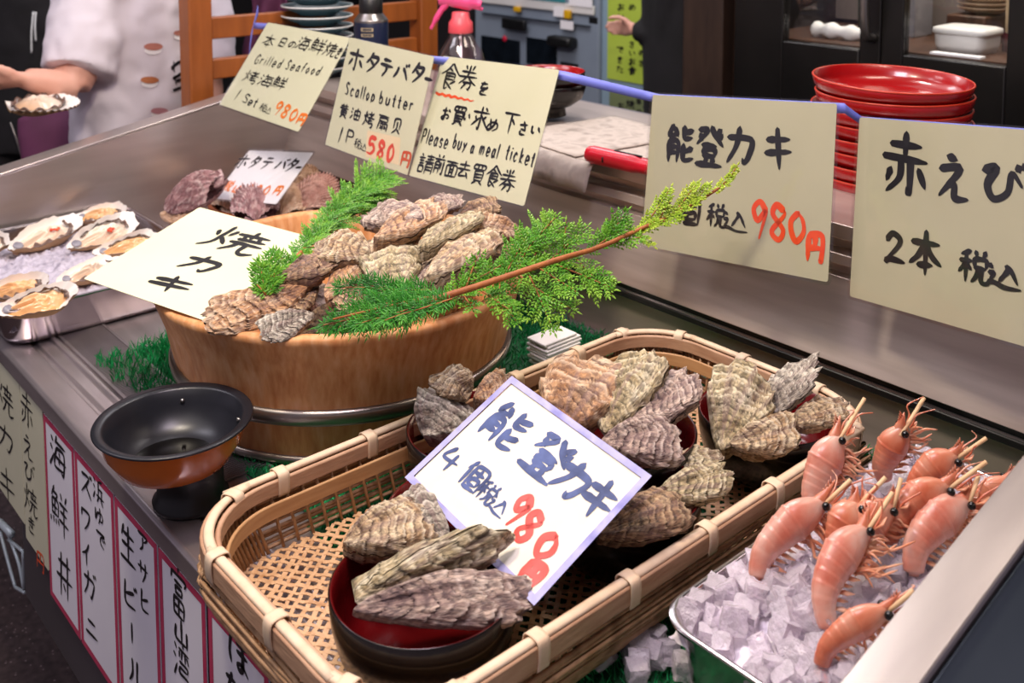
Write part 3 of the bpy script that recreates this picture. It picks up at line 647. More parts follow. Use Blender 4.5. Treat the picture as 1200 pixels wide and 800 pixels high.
poster('poster', 'dull sage handwritten poster low on the pale panel above the red tool', 'sage_paper', ((714, 108), (762, 112), (762, 182), (714, 177)),
       [('お', 718, 132, 9), ('海', 718, 146, 11), ('鮮', 718, 160, 11), ('お', 728, 124, 9), ('求', 728, 137, 10), ('め', 728, 150, 9), ('下', 728, 162, 9), ('焼', 739, 122, 11), ('き', 739, 134, 9), ('前', 739, 147, 10), ('い', 739, 159, 9), ('本', 749, 119, 9), ('日', 749, 133, 9), ('い', 757, 126, 8)])

# ------------------------------------------------------------------ the steel counter
XL, XR, YF, YB = -2.02, -.315, .411, 1.10
ct = thing('display_counter', 'stainless steel seafood display counter with a raised back ledge', 'counter', (-1.15, .75, -.85))
b = MB(); b.extrude_x([(YF-.006, -.004), (YF-.006, -.026), (YF+.01, -.026), (YF+.01, -.02), (YB+.02, -.02), (YB+.02, 0), (.478, 0), (.476, .004), (.470, .004), (.468, 0), (.452, 0), (.450, -.004), (.444, -.004), (.442, 0), (.418, .001), (YF-.002, 0)], XL, XR+.04)
b.build('worktop', 'steel', ct, smooth=False, bevel=.0015)
b = MB(); b.box((-1.557, YF, -.366), (XR+.04, YF+.03, -.027)); b.box((XL, YF+.005, -.05), (-1.557, YF+.02, -.02)); b.build('front_panel', 'front_grey', ct, smooth=False, bevel=.003)
b = MB(); b.box((XL+.05, .95, -.85), (XR-.0, 1.5, -.36)); b.box((-1.557, YF+.03, -.36), (XR+.02, 1.5, -.02-.005)); b.box((XL+.02, .75, -.12), (-1.557, 1.5, -.025)); b.build('base', 'front_grey', ct, smooth=False, bevel=.004)
b = MB()
for i in range(150): x = -1.62+i*.0038; b.box((x, .482, .0005), (x+.002, .545, .003))
b.box((-1.63, .480, .0003), (-1.04, .484, .004)); b.box((-1.63, .545, .0003), (-1.04, .549, .004)); b.build('drain_grille', 'steel_dark', ct, smooth=False)
def top(y): return .14+.18*(y-.41)
def side(x0, x1, lip0, lip1, nm):
    b = MB(); y0, y1 = YF-.005, YB+.02
    vs = [(x, y, z) for x in (x0, x1) for (y, z) in ((y0, -.03), (y1, -.03), (y1, top(y1)), (y0, top(y0)))]
    b.add(vs, [(0, 1, 2, 3), (7, 6, 5, 4), (0, 4, 5, 1), (1, 5, 6, 2), (2, 6, 7, 3), (3, 7, 4, 0)])
    vs = [(x, y, top(y)+dz) for x in (lip0, lip1) for (y, dz) in ((y0, .0005), (y1, .0005), (y1, .005), (y0, .005))]
    b.add(vs, [(0, 1, 2, 3), (7, 6, 5, 4), (0, 4, 5, 1), (1, 5, 6, 2), (2, 6, 7, 3), (3, 7, 4, 0)])
    return b.build(nm, 'flange', ct, smooth=False, bevel=.0015)
side(-2.016, -2.0, -2.05, -1.998, 'side_panel')
side(XR+.002, XR+.036, XR-.001, XR+.037, 'side_panel')
b = MB(); y0, y1 = YF-.005, YB+.40
vs = [(x, y, z) for (x, dz) in ((XR+.037, 0), (XR+.20, -.16)) for (y, z) in ((y0, top(y0)+dz-.004), (y1, top(y1)+dz-.004), (y1, -.366), (y0, -.366))]
b.add(vs, [(0, 1, 2, 3), (7, 6, 5, 4), (0, 4, 5, 1), (1, 5, 6, 2), (2, 6, 7, 3), (3, 7, 4, 0)]); b.build('end_cover', simple('blue_grey_steel', ['#5a656f', '#6c7780'], .3, .7, 4), ct, smooth=False, bevel=.002)
X0, X1 = XL, XR+.037
b = MB(); b.box((X0, 1.115, -.02), (X1, 1.13, .08)); b.build('inner_wall', 'inner_wall', ct, smooth=False)
b = MB(); b.box((X0, 1.098, .077), (X1, 1.13, .0865)); b.box((X0, 1.100, .0895), (X1, 1.13, .101)); b.build('gasket', 'rubber', ct, smooth=False, bevel=.002)
b = MB(); b.box((X0, 1.1, .0865), (X1, 1.13, .0895)); b.build('gasket_trim', 'steel', ct, smooth=False)
b = MB(); b.extrude_x([(1.090, .101), (1.105, .134), (1.106, .136), (1.130, .194), (1.146, .194), (1.146, .207), (1.132, .208), (1.136, .2205), (1.160, .2205), (1.160, .237), (1.140, .238), (1.143, LEDGE), (1.47, LEDGE), (1.47, .10), (1.13, .10)], X0, X1)
b.build('ledge', 'steel_panel', ct, smooth=False, bevel=.0012)
b = MB(); b.box((X0, 1.46, -.85), (X1, 1.5, .25)); b.build('rear_panel', 'steel_dark', ct, smooth=False)

# ------------------------------------------------------------------ artificial turf
b = MB(); rt = random.Random(3)
TX0, TX1, TY0, TY1 = -1.47, -.325, .520, 1.108
def turf_edge(x, y): # ragged outline
    ex = TX0 + .05*fbm(y*14, 3.1)+.02*fbm(y*60, 1.7); ey = TY0+.012*fbm(x*20, 8.8)+(.0 if x > -1.2 else -.025)
    return x > ex and y > ey
g = .012
nx = int((TX1-TX0+.1)/g); ny = int((TY1-TY0+.05)/g); idx = {}; vs = []; fs = []
for i in range(nx):
    for j in range(ny):
        x = TX0-.1+i*g; y = TY0-.06+j*g
        if x < TX1-g and y < TY1-g and turf_edge(x+g/2, y+g/2):
            o = len(vs); vs += [(x, y, .0012), (x+g, y, .0012), (x+g, y+g, .0012), (x, y+g, .0012)]; fs.append((o, o+1, o+2, o+3))
b.add(vs, fs); tf = b.build('turf_backing', 'turf', smooth=False)
b = MB(); vs = []; fs = []
nb = 0
while nb < 42000:
    x = rt.uniform(TX0-.1, TX1); y = rt.uniform(TY0-.06, TY1)
    if not turf_edge(x, y): continue
    nb += 1
    h = rt.uniform(.006, .013)*(1.7 if x < -1.22 else 1); a = rt.uniform(0, 6.28); wd = .0009; lx, ly = rt.gauss(0, .005), rt.gauss(0, .005); o = len(vs)
    vs += [(x-wd*math.cos(a), y-wd*math.sin(a), .001), (x+wd*math.cos(a), y+wd*math.sin(a), .001), (x+lx*.4+wd*.7*math.cos(a), y+ly*.4+wd*.7*math.sin(a), h*.6), (x+lx, y+ly, h)]; fs += [(o, o+1, o+2), (o, o+2, o+3)]
b.add(vs, fs); tb_ = b.build('turf', 'turf_blade', smooth=False); tag(tb_, 'green artificial turf lining the counter under the basket and tub', 'artificial turf', kind='stuff')
tf.parent = tb_; tf.name = 'backing'

# ------------------------------------------------------------------ cedar tub
TC = (-1.165, .725); TR, TH = .25, .17
tub = thing('wooden_tub', 'large round cedar tub heaped with oysters and green branches', 'tub', (TC[0], TC[1], .002))
rw = random.Random(11); b = MB(); ns = 26; per = 8; prof = [(.205, 0), (.212, .02), (.2185, .06), (.2315, .12), (.246, .160), (.249, .168), (.246, .172), (.236, .172), (.232, .168), (.226, .14), (.205, .03), (.203, .025)]
vs = []; cs = []; n = ns*per
tone = [rw.random() for _ in range(ns)]
for r, z in prof:
    for j in range(n):
        a = 2*math.pi*j/n; k = j//per; e = j % per
        rr_ = r - (.0008 if e == 0 and z > .001 else 0) + .0012*fbm(math.cos(a)*6, math.sin(a)*6, z*20)
        vs.append((TC[0]+rr_*math.cos(a), TC[1]+rr_*math.sin(a), .002+z+.0012*fbm(a*3, z*3, 2))); cs.append((tone[k], 0, 0))
fs = [(i*n+j, i*n+(j+1) % n, (i+1)*n+(j+1) % n, (i+1)*n+j) for i in range(len(prof)-1) for j in range(n)]
b.add(vs, fs, cs); b.build('staves', 'tub_wood', tub)
b = MB(); b.lathe([(.001, .028), (.207, .028)], 48, (TC[0], TC[1], .002), tint=(.4, 0, 0)); b.build('bottom', 'tub_wood', tub)
def hoop(z, r, tw):
    b = MB(); pts = [(TC[0]+(r)*math.cos(a), TC[1]+(r)*math.sin(a), .002+z+.002*math.sin(a*2)) for a in [2*math.pi*i/96 for i in range(97)]]
    b.tube(pts, tw, 10, caps=False, flat=.55, up=(0, 0, 1)) if False else b.lathe([(r-.003, z-tw), (r+.002, z-tw*.9), (r+.0045, z-tw*.3), (r+.006, z+tw*.4), (r+.004, z+tw), (r-.002, z+tw)], 96, (TC[0], TC[1], .002))
    b.build('hoop', simple('hoop_metal', ['#8f867e', '#aaa198'], .28, .9, 3, rough_var=.06), tub)
hoop(.066, .2225, .0098); hoop(.008, .2095, .006)

# ------------------------------------------------------------------ second, reddish tub with scallops
SC = (-1.80, 1.0-.04); SR = .125
st = thing('wooden_tub', 'small reddish wooden tub of scallops behind the cream sign', 'tub', (SC[0], SC[1], .002))
b = MB(); vs = []; cs = []; ns2 = 18; n = ns2*6; tone = [rw.random() for _ in range(ns2)]
for r, z in [(.105, 0), (.112, .03), (.122, .065), (.125, .072), (.121, .075), (.114, .073), (.110, .05), (.10, .012)]:
    for j in range(n):
        a = 2*math.pi*j/n; q = r+.0008*fbm(math.cos(a)*9, math.sin(a)*9, z*30)
        vs.append((SC[0]+q*math.cos(a), SC[1]+q*math.sin(a), .002+z)); cs.append((tone[j//6], 0, 0))
b.add(vs, [(i*n+j, i*n+(j+1) % n, (i+1)*n+(j+1) % n, (i+1)*n+j) for i in range(7) for j in range(n)], cs); b.build('staves', 'tub_orange', st)
b = MB(); b.lathe([(.001, .012), (.102, .012)], 40, (SC[0], SC[1], .002)); b.build('bottom', 'tub_orange', st)

# ------------------------------------------------------------------ trays
def tray(name, label, cx, cy, hx, hy, z1, r, flare=.008, lipw=.006):
    t = thing(name, label, 'tray', (cx, cy, .001)); z0 = .0015; b = MB()
    def L(dx, z, rr0=r): return [(cx+x, cy+y, z) for x, y in rr(hx+dx, hy+dx, rr0)]
    loft(b, [L(-flare-.012, z0), L(-flare-.004, z0+.003), L(-flare, z0+.012), L(0, z1-.002), L(lipw*.6, z1), L(lipw, z1+.001), L(lipw, z1+.003), L(lipw*.5, z1+.0045), L(0, z1+.003), L(-.0015, z1), L(-flare-.0015, z0+.012), L(-flare-.010, z0+.003)], True, True)
    b.build('body', 'tray_steel', t, angle=50); return t
tray('steel_tray', 'deep stainless tray of half shell oysters at the left end of the counter', -1.775, .568, .205, .165, .062, .035)
tray('steel_tray', 'stainless tray of ice and shrimp beside the right end panel', -.419, .828, .098, .205, .070, .035)

# ------------------------------------------------------------------ bamboo basket
BX, BY, BHX, BHY, BZ = -.7265, .712, .172, .338, .083
bk = thing('bamboo_basket', 'wide rectangular woven bamboo basket holding bowls of oysters', 'basket', (BX, BY, .014))
rb = random.Random(21)
def bl(d, z, r=.085, n=10): return [(BX+x, BY+y, z) for x, y in rr(BHX+d, BHY+d, r+d*.5, n)]
bhx, bhy = BHX-.016, BHY-.016
b = MB()
def inside(x, y):
    q = .062; dx = max(abs(x)-(bhx-q), 0); dy = max(abs(y)-(bhy-q), 0); return math.hypot(dx, dy) < q
PT = .0098; a1 = math.radians(38); a2 = math.radians(-52); a3 = math.radians(-7)
def strips(ang, sign, wd, pt, dz, amp):
    ca, sa = math.cos(ang), math.sin(ang); lim = .36; nn = int(2*lim/pt)
    for i in range(nn+1):
        o = -lim+i*pt+rb.uniform(-.0012, .0012); seg = []; w2 = wd*rb.uniform(.8, 1.2)/2
        m = int(2*lim/(pt/2)); run = []
        for j in range(m+1):
            s = -lim+j*pt/2; x, y = ca*s-sa*o, sa*s+ca*o
            if inside(x, y): run.append((x, y, s))
            else:
                if len(run) > 2: seg.append(run)
                run = []
        if len(run) > 2: seg.append(run)
        for run in seg:
            vs = []
            for x, y, s in run:
                z = .016+dz+amp*math.sin(math.pi*(s/pt)+math.pi*i)*sign
                for q in (-w2, w2): vs.append((BX+x-sa*q, BY+y+ca*q, z))
            k = len(run); b.add(vs, [(2*t, 2*t+2, 2*t+3, 2*t+1) for t in range(k-1)], (rb.random(), 0, 0))
strips(a1, 1, .0044, PT, 0, .0010); strips(a2, -1, .0044, PT, 0, .0010)
wv = b.build('woven_base', 'weave', bk, smooth=False); sm = wv.modifiers.new('thick', 'SOLIDIFY'); sm.thickness = .0008
# side wall: many thin splints and stakes
b = MB()
for k in range(12):
    t = (k+.5)/12; d = -.012+.010*t+.011*math.sin(math.pi*t)**.8; z = .014+(BZ-.018-.014)*t
    lp = bl(d, z, .075, 12); ph = rb.uniform(0, 9)
    P = crom(lp, 2, True); P = [p+Vector((.0016*math.sin(i*1.1+k*math.pi+ph*.05)+.0012*n3(i*.7, k*3.3), .0016*math.cos(i*1.1+k*math.pi)+.0012*n3(i*.7, k*5.3, 2), .0018*n3(i*.35, k*2.2, 5))) for i, p in enumerate(P)]
    b.tube(P+[P[0]], rb.uniform(.0017, .0026), 5, caps=False)
b.build('side_weave', 'splint', bk)
b = MB(); A = bl(-.017, .016, .075, 22); Bq = bl(.0, BZ-.004, .075, 22)
for i in range(0, len(A)):
    p, q = Vector(A[i]), Vector(Bq[i]); b.tube([p, p.lerp(q, .5)+(Vector((p.x-BX, p.y-BY, 0)).normalized()*.004), q], .0021, 5)
for s in range(4):
    i0 = s*22+21; i1 = ((s+1)*22) % 88; m = 26 if s in (0, 2) else 13
    m = 30 if s % 2 == 0 else 14
    for t in range(1, m):
        p = Vector(A[i0]).lerp(Vector(A[i1]), t/m); q = Vector(Bq[i0]).lerp(Vector(Bq[i1]), t/m); b.tube([p, q], .0018, 5)
b.build('stakes', 'splint', bk)
def band(d0, d1, z0, z1, nm, mat, r=.085):
    b = MB(); loft(b, [bl(d0, z0, r, 12), bl(d1, z0, r, 12), bl(d1, z1, r, 12), bl(d0, z1, r, 12), bl(d0, z0, r, 12)]); return b.build(nm, mat, bk, bevel=.0015, angle=40)
band(.003, .0075, BZ-.018, BZ, 'outer_rim', 'bamboo')
band(-.0085, -.004, BZ-.016, BZ-.001, 'inner_rim', 'bamboo')
band(-.0145, -.0115, BZ-.036, BZ-.020, 'inner_band', 'bamboo_in')
# split strips closing the top of the rim
b = MB(); P = crom(bl(0.0005, BZ, .085, 12), 4, True); P.append(P[0])
for k, (dz, rad_) in enumerate(((.001, .0050),)):
    b.tube([p+Vector((0, 0, dz)) for p in P], rad_, 8, caps=False, flat=.6, up=(0, 0, 1))
b.build('rim_top', 'cane', bk)
tot = [0]
for i in range(1, len(P)): tot.append(tot[-1]+(P[i]-P[i-1]).length)
def at_len(s):
    s %= tot[-1]
    for i in range(1, len(P)):
        if tot[i] >= s: t = (s-tot[i-1])/max(tot[i]-tot[i-1], 1e-9); return P[i-1].lerp(P[i], t), (P[i]-P[i-1]).normalized()
nb_ = 20
for i in range(nb_):
    p, tg = at_len(tot[-1]*(i+.35)/nb_); nn = Vector((tg.y, -tg.x, 0)); b = MB()
    ring = crom([p+nn*.0070+Vector((0, 0, -.0205)), p+nn*.0086+Vector((0, 0, -.010)), p+nn*.0082+Vector((0, 0, .0015)), p+nn*.004+Vector((0, 0, .0046)), p-nn*.005+Vector((0, 0, .0046)), p-nn*.0092+Vector((0, 0, .001)), p-nn*.0096+Vector((0, 0, -.010)), p-nn*.0085+Vector((0, 0, -.019))], 3)
    k_ = len(ring); w_ = .0062
    b.grid(lambda u, v: tuple(ring[round(u*(k_-1))]+tg*(v-.5)*2*w_), k_-1, 4)
    bo = b.build('binding', 'cane', bk); sm = bo.modifiers.new('thick', 'SOLIDIFY'); sm.thickness = .0011; sm.offset = 0
    continue
    b.build('binding', 'cane', bk)

# ------------------------------------------------------------------ lacquer bowls
def bowl(name, label, x, y, z, R, H, cat='bowl', outer='bowl_black', inner='bowl_red', group=None, foot=.52, rim=None, tilt=(0, 0)):
    t = thing(name, label, cat, (x, y, z), group, rot=(tilt[0], tilt[1], 0))
    b = MB(); b.lathe([(.001, .003), (R*foot*.85, .003), (R*foot*.9, 0), (R*foot, 0), (R*foot, .006), (R*.74, H*.13), (R*.91, H*.34), (R*.975, H*.64), (R, H), (R-.0015, H+.0008)], 64); b.build('outside', outer, t)
    b = MB(); b.lathe([(R-.0015, H+.0008), (R-.0035, H), (R*.945, H*.64), (R*.87, H*.36), (R*.68, H*.20), (R*.35, H*.17), (.001, H*.16)], 64); b.build('inside', inner, t)
    if rim:
        b = MB(); b.tube([(math.cos(a)*(R-.001), math.sin(a)*(R-.001), H) for a in [i*2*math.pi/64 for i in range(65)]], .0016, 6, caps=False); b.build('rim', rim, t)
    return t
ZB = .019; BH = .070
def bowl_at(px, py, R, label, z=ZB, H=BH, tilt=(0, 0)):
    p = atz(px, py, z+H); bowl('oyster_bowl', label, p.x, p.y, z, R, H, tilt=tilt, group='oyster bowls in the basket'); return p
B1 = bowl_at(497, 682, .080, 'black bowl with red inside at the near end of the basket')
B2 = bowl_at(548, 596, .078, 'black bowl mostly covered by the left edge of the tilted card')
B3 = bowl_at(566, 500, .084, 'black bowl at the tub side of the basket, behind the tilted card')
B4 = bowl_at(722, 500, .086, 'black bowl above the right corner of the tilted card', z=.030)
B5 = bowl_at(899, 481, .077, 'black bowl at the far right corner of the basket by the steel wall')
B6 = bowl_at(729, 571, .077, 'dark bowl in shade below the right corner of the tilted card')

# ------------------------------------------------------------------ black pan on its stand
pn = thing('frying_pan', 'round black pan with orange outside standing over the front edge', 'pan', (-1.045, .433, .050))
o = pn['_o']; R = .083
b = MB(); b.lathe([(.001, -.006), (.040, -.006), (.059, .005), (.0725, .026), (.0768, .046)], 64, o); b.build('outside', 'pan_orange', pn)
b = MB(); b.lathe([(.0768, .045), (R, .048), (R+.0012, .0495), (R, .051), (.0745, .0495), (.0722, .048), (.068, .034), (.056, .015), (.040, .006), (.001, .005)], 64, o); b.build('inside', 'pan_black', pn)
b = MB(); b.lathe([(.001, .0075), (.044, .0078)], 40, (o[0]+.004, o[1]-.004, o[2])); b.build('liquid', 'pan_liquid', pn, )
for a in (.4, 1.2, 2.6):
    b = MB(); c = Vector((o[0]+.0702*math.cos(a), o[1]+.0702*math.sin(a), o[2]+.036)); b.tube([c, c+Vector((-.004*math.cos(a), -.004*math.sin(a), .001))], .0025, 8); b.build('rivet', 'grey_metal', pn)
sd = thing('pan_stand', 'black round stand under the frying pan on the steel edge', 'stand', (-1.045, .450, .001)); o = sd['_o']
b = MB(); b.lathe([(.030, .0), (.040, .0), (.041, .006), (.036, .012), (.035, .040), (.038, .0425), (.030, .0425), (.029, .010), (.030, 0)], 40, o); b.build('ring', 'black_plastic', sd)
for k in range(3):
    a = k*2.1+.3; b = MB(); b.box((o[0]+.028*math.cos(a)-.006, o[1]+.028*math.sin(a)-.006, .001), (o[0]+.028*math.cos(a)+.006, o[1]+.028*math.sin(a)+.006, .03)); b.build('foot', 'black_plastic', sd, smooth=False, bevel=.002)
# tissue block behind the tub
p = atz(624, 428, 0); tt = thing('tissue_pack', 'white folded paper pad on the turf behind the tub', 'paper pad', (p.x+.02, p.y+.03, .006)); o = tt['_o']
b = MB()
for i in range(9):
    q = i*.0042; j = [rb.uniform(-.005, .005) for _ in range(4)]
    b.box((o[0]-.022+j[0], o[1]-.035+j[1], .006+q), (o[0]+.018+j[2], o[1]+.030+j[3], .006+q+.0038))
b.build('folded_sheets', 'tissue', tt, smooth=False, bevel=.0012)

# ------------------------------------------------------------------ oysters
def oyster_mesh(seed, ns=58, nf=76, lam=6, blunt=.8, bend=0.0, ridge=.5):
    S = seed*13.7; vs = []; fs = []; cs = []
    for valve in (1, -1):
        o = len(vs)
        for i in range(ns+1):
            s = (i/ns)**.85
            for j in range(nf+1):
                th = -math.pi+2*math.pi*j/nf; c, sn = math.cos(th), math.sin(th)
                ox = .5+.5*c; oy = .5*sn*(.42+.58*min(1, ox*1.25)**blunt)
                wob = 1+.14*n3(c*1.3, sn*1.3, S)+.09*n3(c*3, sn*3, S+3)+.045*n3(c*8, sn*8, S+6)
                ox *= wob; oy *= wob
                x, y = ox*s, oy*s; r = s*math.hypot(ox, oy); an = math.atan2(oy, max(ox, 1e-4))
                bd = .40+.62*math.sin(math.pi*min(1, x*.85+.12))**.9
                base = bd*(1-s**2.2)**.70*(.66 if valve > 0 else 1.0)
                ph = (x*.5+r*.6)*lam*.72+.60*fbm(x*1.5, y*2.0, S+valve, 2)+.12*n3(an*4, r*3, S+2)+.05*n3(an*11, r*4, S+2); f2_ = ph*2.0+.10*n3(x*7, y*7, S); f2_ -= math.floor(f2_)
                fr = ph-math.floor(ph)
                amp = ridge*(.22+.26*n3(x*2.2, y*2.2, S+7))*(1-s**10)*min(1, r*4)
                z = base+amp*(fr**2.2-.32)
                z += .34*fbm(x*2.0, y*2.8, S+11, 2)*(1-s**6)+.07*fbm(x*8, y*10, S+5)*(1-s**10)+.018*fbm(x*26, y*30, S+8)
                rad_ = n3(an*5, S+1.5, 0); z += ridge*.34*rad_*min(1, x*1.6)*(1-s**5)
                ex = 1+.05*(fr**2-.4)*min(1, s*1.4)
                mz_ = .30*n3(c*2.3, sn*2.3, S+20)*s**3+.20*n3(c*7, sn*7, S+21)*s**6+.08*math.sin(th*15+4*n3(c*2, sn*2, S))*s**7
                zz = (z if valve > 0 else -1.05*z)+mz_+(.035*valve)
                vs.append((x*ex, y*ex+bend*(x*x-.4*x), zz+.15*math.sin(x*3.1))); cs.append((f2_*min(1, .35+s) if s > .15 else .4, r, .5+.7*n3(an*11, r*1.5, S+30)))
        for i in range(ns):
            for j in range(nf):
                q = (o+i*(nf+1)+j, o+(i+1)*(nf+1)+j, o+(i+1)*(nf+1)+j+1, o+i*(nf+1)+j+1)
                fs.append(q if valve > 0 else q[::-1])
    b = MB(); b.add(vs, fs, cs); return b.mesh('oyster_shell', True)
OYM = [oyster_mesh(1), oyster_mesh(2, lam=8, bend=.25), oyster_mesh(3, lam=5, blunt=.5), oyster_mesh(4, lam=9, bend=-.3, ridge=.65), oyster_mesh(5, lam=7, blunt=1.1), oyster_mesh(6, lam=6, bend=.35, blunt=.7), oyster_mesh(7, lam=10, ridge=.8), oyster_mesh(8, lam=5, bend=-.2, blunt=.6)]
OMESH = {}; GROW = 1.22
def oyster(p0, z0, p1, z1, wpx, var, mat, label, tilt=0, T=.30, group=None, toward=.45):
    """p0 hinge pixel, p1 lip pixel with their heights; wpx apparent width"""
    A = atz(*p0, z0); B = atz(*p1, z1); ax = (B-A); L = ax.length; ax.normalize(); mid = (A+B)/2
    vw = (Vector(CAM)-mid).normalized(); up = (Vector((0, 0, 1))*(1-toward)+vw*toward); yv = up.cross(ax).normalized(); nz = ax.cross(yv).normalized()
    R_ = Matrix.Rotation(math.radians(tilt), 3, ax); yv = R_ @ yv; nz = R_ @ nz
    W = wpx*GROW*depth(mid)/F; A = A-ax*L*.02; L *= 1.04
    key = (var, mat); me = OMESH.get(key)
    if me is None:
        me = OYM[var].copy(); me.materials.clear(); me.materials.append(OY[mat]); OMESH[key] = me
    o = bpy.data.objects.new('oyster', me); sc.collection.objects.link(o)
    o.matrix_world = Matrix(((ax.x*L, yv.x*W, nz.x*W*T, A.x), (ax.y*L, yv.y*W, nz.y*W*T, A.y), (ax.z*L, yv.z*W, nz.z*W*T, A.z), (0, 0, 0, 1)))
    tag(o, label, 'oyster', group); return o
GT = 'oysters heaped in the cedar tub'
for a in [
 ((356, 342), .196, (244, 382), .184, 52, 3, 'orange', 'cream and orange striped oyster at the front left of the tub', -12),
 ((366, 370), .186, (302, 393), .180, 36, 0, 'grey', 'small grey white oyster at the tub rim left of the dark fir', -15),
 ((326, 334), .205, (404, 300), .225, 50, 4, 'brown', 'long brown oyster with a wavy edge behind the striped one', -25),
 ((372, 338), .190, (334, 364), .186, 30, 5, 'brown', 'little brown oyster wedged in the gap over the grey white one', 0),
 ((432, 300), .235, (376, 284), .235, 50, 2, 'tan', 'tan oyster at the left top of the tub heap beside the upright sprig', 0),
 ((384, 352), .198, (434, 290), .225, 44, 6, 'orange', 'narrow orange brown oyster standing up left of the pale central one', -20),
 ((462, 350), .205, (458, 284), .240, 66, 2, 'green', 'pale rounded oyster facing out at the middle of the tub', 0),
 ((496, 262), .262, (428, 250), .245, 54, 7, 'purple', 'purple grey oyster at the back left of the tub heap', 5),
 ((440, 284), .250, (526, 240), .270, 46, 1, 'orange', 'pinkish orange oyster lying on top of the back of the heap', -10),
 ((492, 250), .258, (540, 232), .262, 34, 6, 'purple', 'dark edged oyster at the very back of the heap under the ticket sign', -10),
 ((492, 296), .245, (556, 248), .262, 40, 3, 'green', 'grey green ridged oyster right behind the pinkish top one', -20),
 ((540, 254), .250, (588, 240), .258, 34, 5, 'brown', 'brown oyster at the back right, touching the lower corner of the ticket sign', -10),
 ((612, 276), .230, (552, 262), .250, 36, 0, 'orange', 'orange cream oyster at the right edge of the tub heap', -5),
 ((500, 334), .222, (582, 274), .245, 58, 4, 'tan', 'large ridged tan oyster right of the pale central one', -18),
 ((600, 298), .215, (536, 304), .232, 40, 1, 'orange', 'orange tan oyster just above the cypress branch', -5),
 ((606, 292), .212, (552, 318), .210, 26, 7, 'purple', 'thin pinkish oyster lying along the cypress branch', 0),
 ((466, 354), .200, (524, 300), .226, 34, 6, 'purple', 'smooth mauve oyster slanting beside the pale central one', -25),
 ((430, 318), .222, (478, 268), .240, 46, 0, 'tan', 'half hidden tan oyster between the pale central one and the top', -10),
 ((420, 332), .200, (398, 366), .190, 36, 5, 'brown', 'dark small oyster low in the heap behind the fir', 0),
 ((540, 330), .200, (600, 300), .205, 40, 3, 'brown', 'brown oyster low in the heap hidden by the cypress branch', 0),
]: oyster(*a[:8], tilt=a[8], group=GT)
rf = random.Random(4)
for i in range(12):
    a_ = rf.uniform(0, 6.28); q = .15*math.sqrt(rf.random()); x = TC[0]+.02+q*math.cos(a_); y = TC[1]+.02+q*math.sin(a_); me = OYM[i % 8].copy(); me.materials.append(OY[('brown', 'purple', 'tan')[i % 3]])
    o = bpy.data.objects.new('oyster', me); sc.collection.objects.link(o); o.location = (x, y, .13+rf.uniform(-.01, .025)); o.scale = (.12, .07, .022); o.rotation_euler = (rf.uniform(-.3, .3), rf.uniform(-.3, .3), rf.uniform(0, 6.28)); tag(o, 'dark oyster buried low in the gaps of the heap in the cedar tub', 'oyster', 'oysters buried in the cedar tub')
GBk = 'oysters in the basket bowls'
for a in [
 ((404, 640), .100, (508, 606), .108, 66, 0, 'tan', 'rounded tan oyster on the back edge of the near bowl', 0, .34),
 ((418, 694), .094, (590, 634), .116, 58, 4, 'green', 'long oyster with a dark seam across the middle of the near bowl', 62, .42),
 ((418, 716), .100, (624, 688), .098, 60, 3, 'purple', 'long mauve grey oyster at the front of the near bowl', 20, .36),
 ((524, 640), .090, (466, 584), .110, 54, 7, 'grey', 'grey oyster half covered by the left corner of the tilted card', 0, .34),
 ((500, 514), .086, (536, 462), .120, 70, 2, 'grey', 'pale grey oyster in front in the bowl beside the tub', 0, .36),
 ((546, 470), .118, (520, 430), .150, 44, 5, 'tan', 'tan oyster standing up against the metal tub hoop', 0, .40),
 ((556, 470), .120, (604, 446), .130, 40, 1, 'orange', 'cream orange oyster peeping over the top corner of the tilted card', 0, .30),
 ((660, 510), .110, (694, 414), .165, 92, 7, 'orange', 'large pinkish tan oyster leaning behind the tilted card', 8, .26),
 ((716, 512), .110, (742, 412), .165, 84, 3, 'green', 'large hollow looking olive oyster beside the pinkish one', -25, .26),
 ((744, 498), .120, (824, 446), .150, 56, 1, 'purple', 'mauve oyster on the right side of the middle bowl', -10, .32),
 ((706, 520), .122, (802, 516), .128, 58, 0, 'purple', 'mauve tan oyster at the front of the middle bowl', 12, .34),
 ((846, 530), .085, (880, 432), .150, 76, 4, 'green', 'big pale green yellow oyster standing in the far right bowl', 5, .30),
 ((880, 496), .100, (956, 424), .155, 46, 6, 'grey', 'long greyish oyster leaning back on the steel wall', -15, .34),
 ((856, 522), .098, (940, 506), .105, 46, 5, 'tan', 'tan frilled oyster at the front of the far right bowl', 10, .38),
 ((926, 498), .105, (992, 474), .118, 34, 2, 'tan', 'small knobbly oyster at the right of the far right bowl', 0, .40),
 ((776, 552), .075, (844, 538), .095, 36, 2, 'green', 'pale oyster poking out below the middle bowl', 0, .34),
 ((768, 582), .096, (862, 562), .100, 46, 1, 'green', 'yellowish brown pointed oyster in the shaded bowl', 0, .34),
 ((704, 628), .098, (806, 588), .106, 54, 0, 'brown', 'dark brown oyster at the front of the shaded bowl', 10, .36),
]: oyster(*a[:8], tilt=a[8], T=a[9], group=GBk)

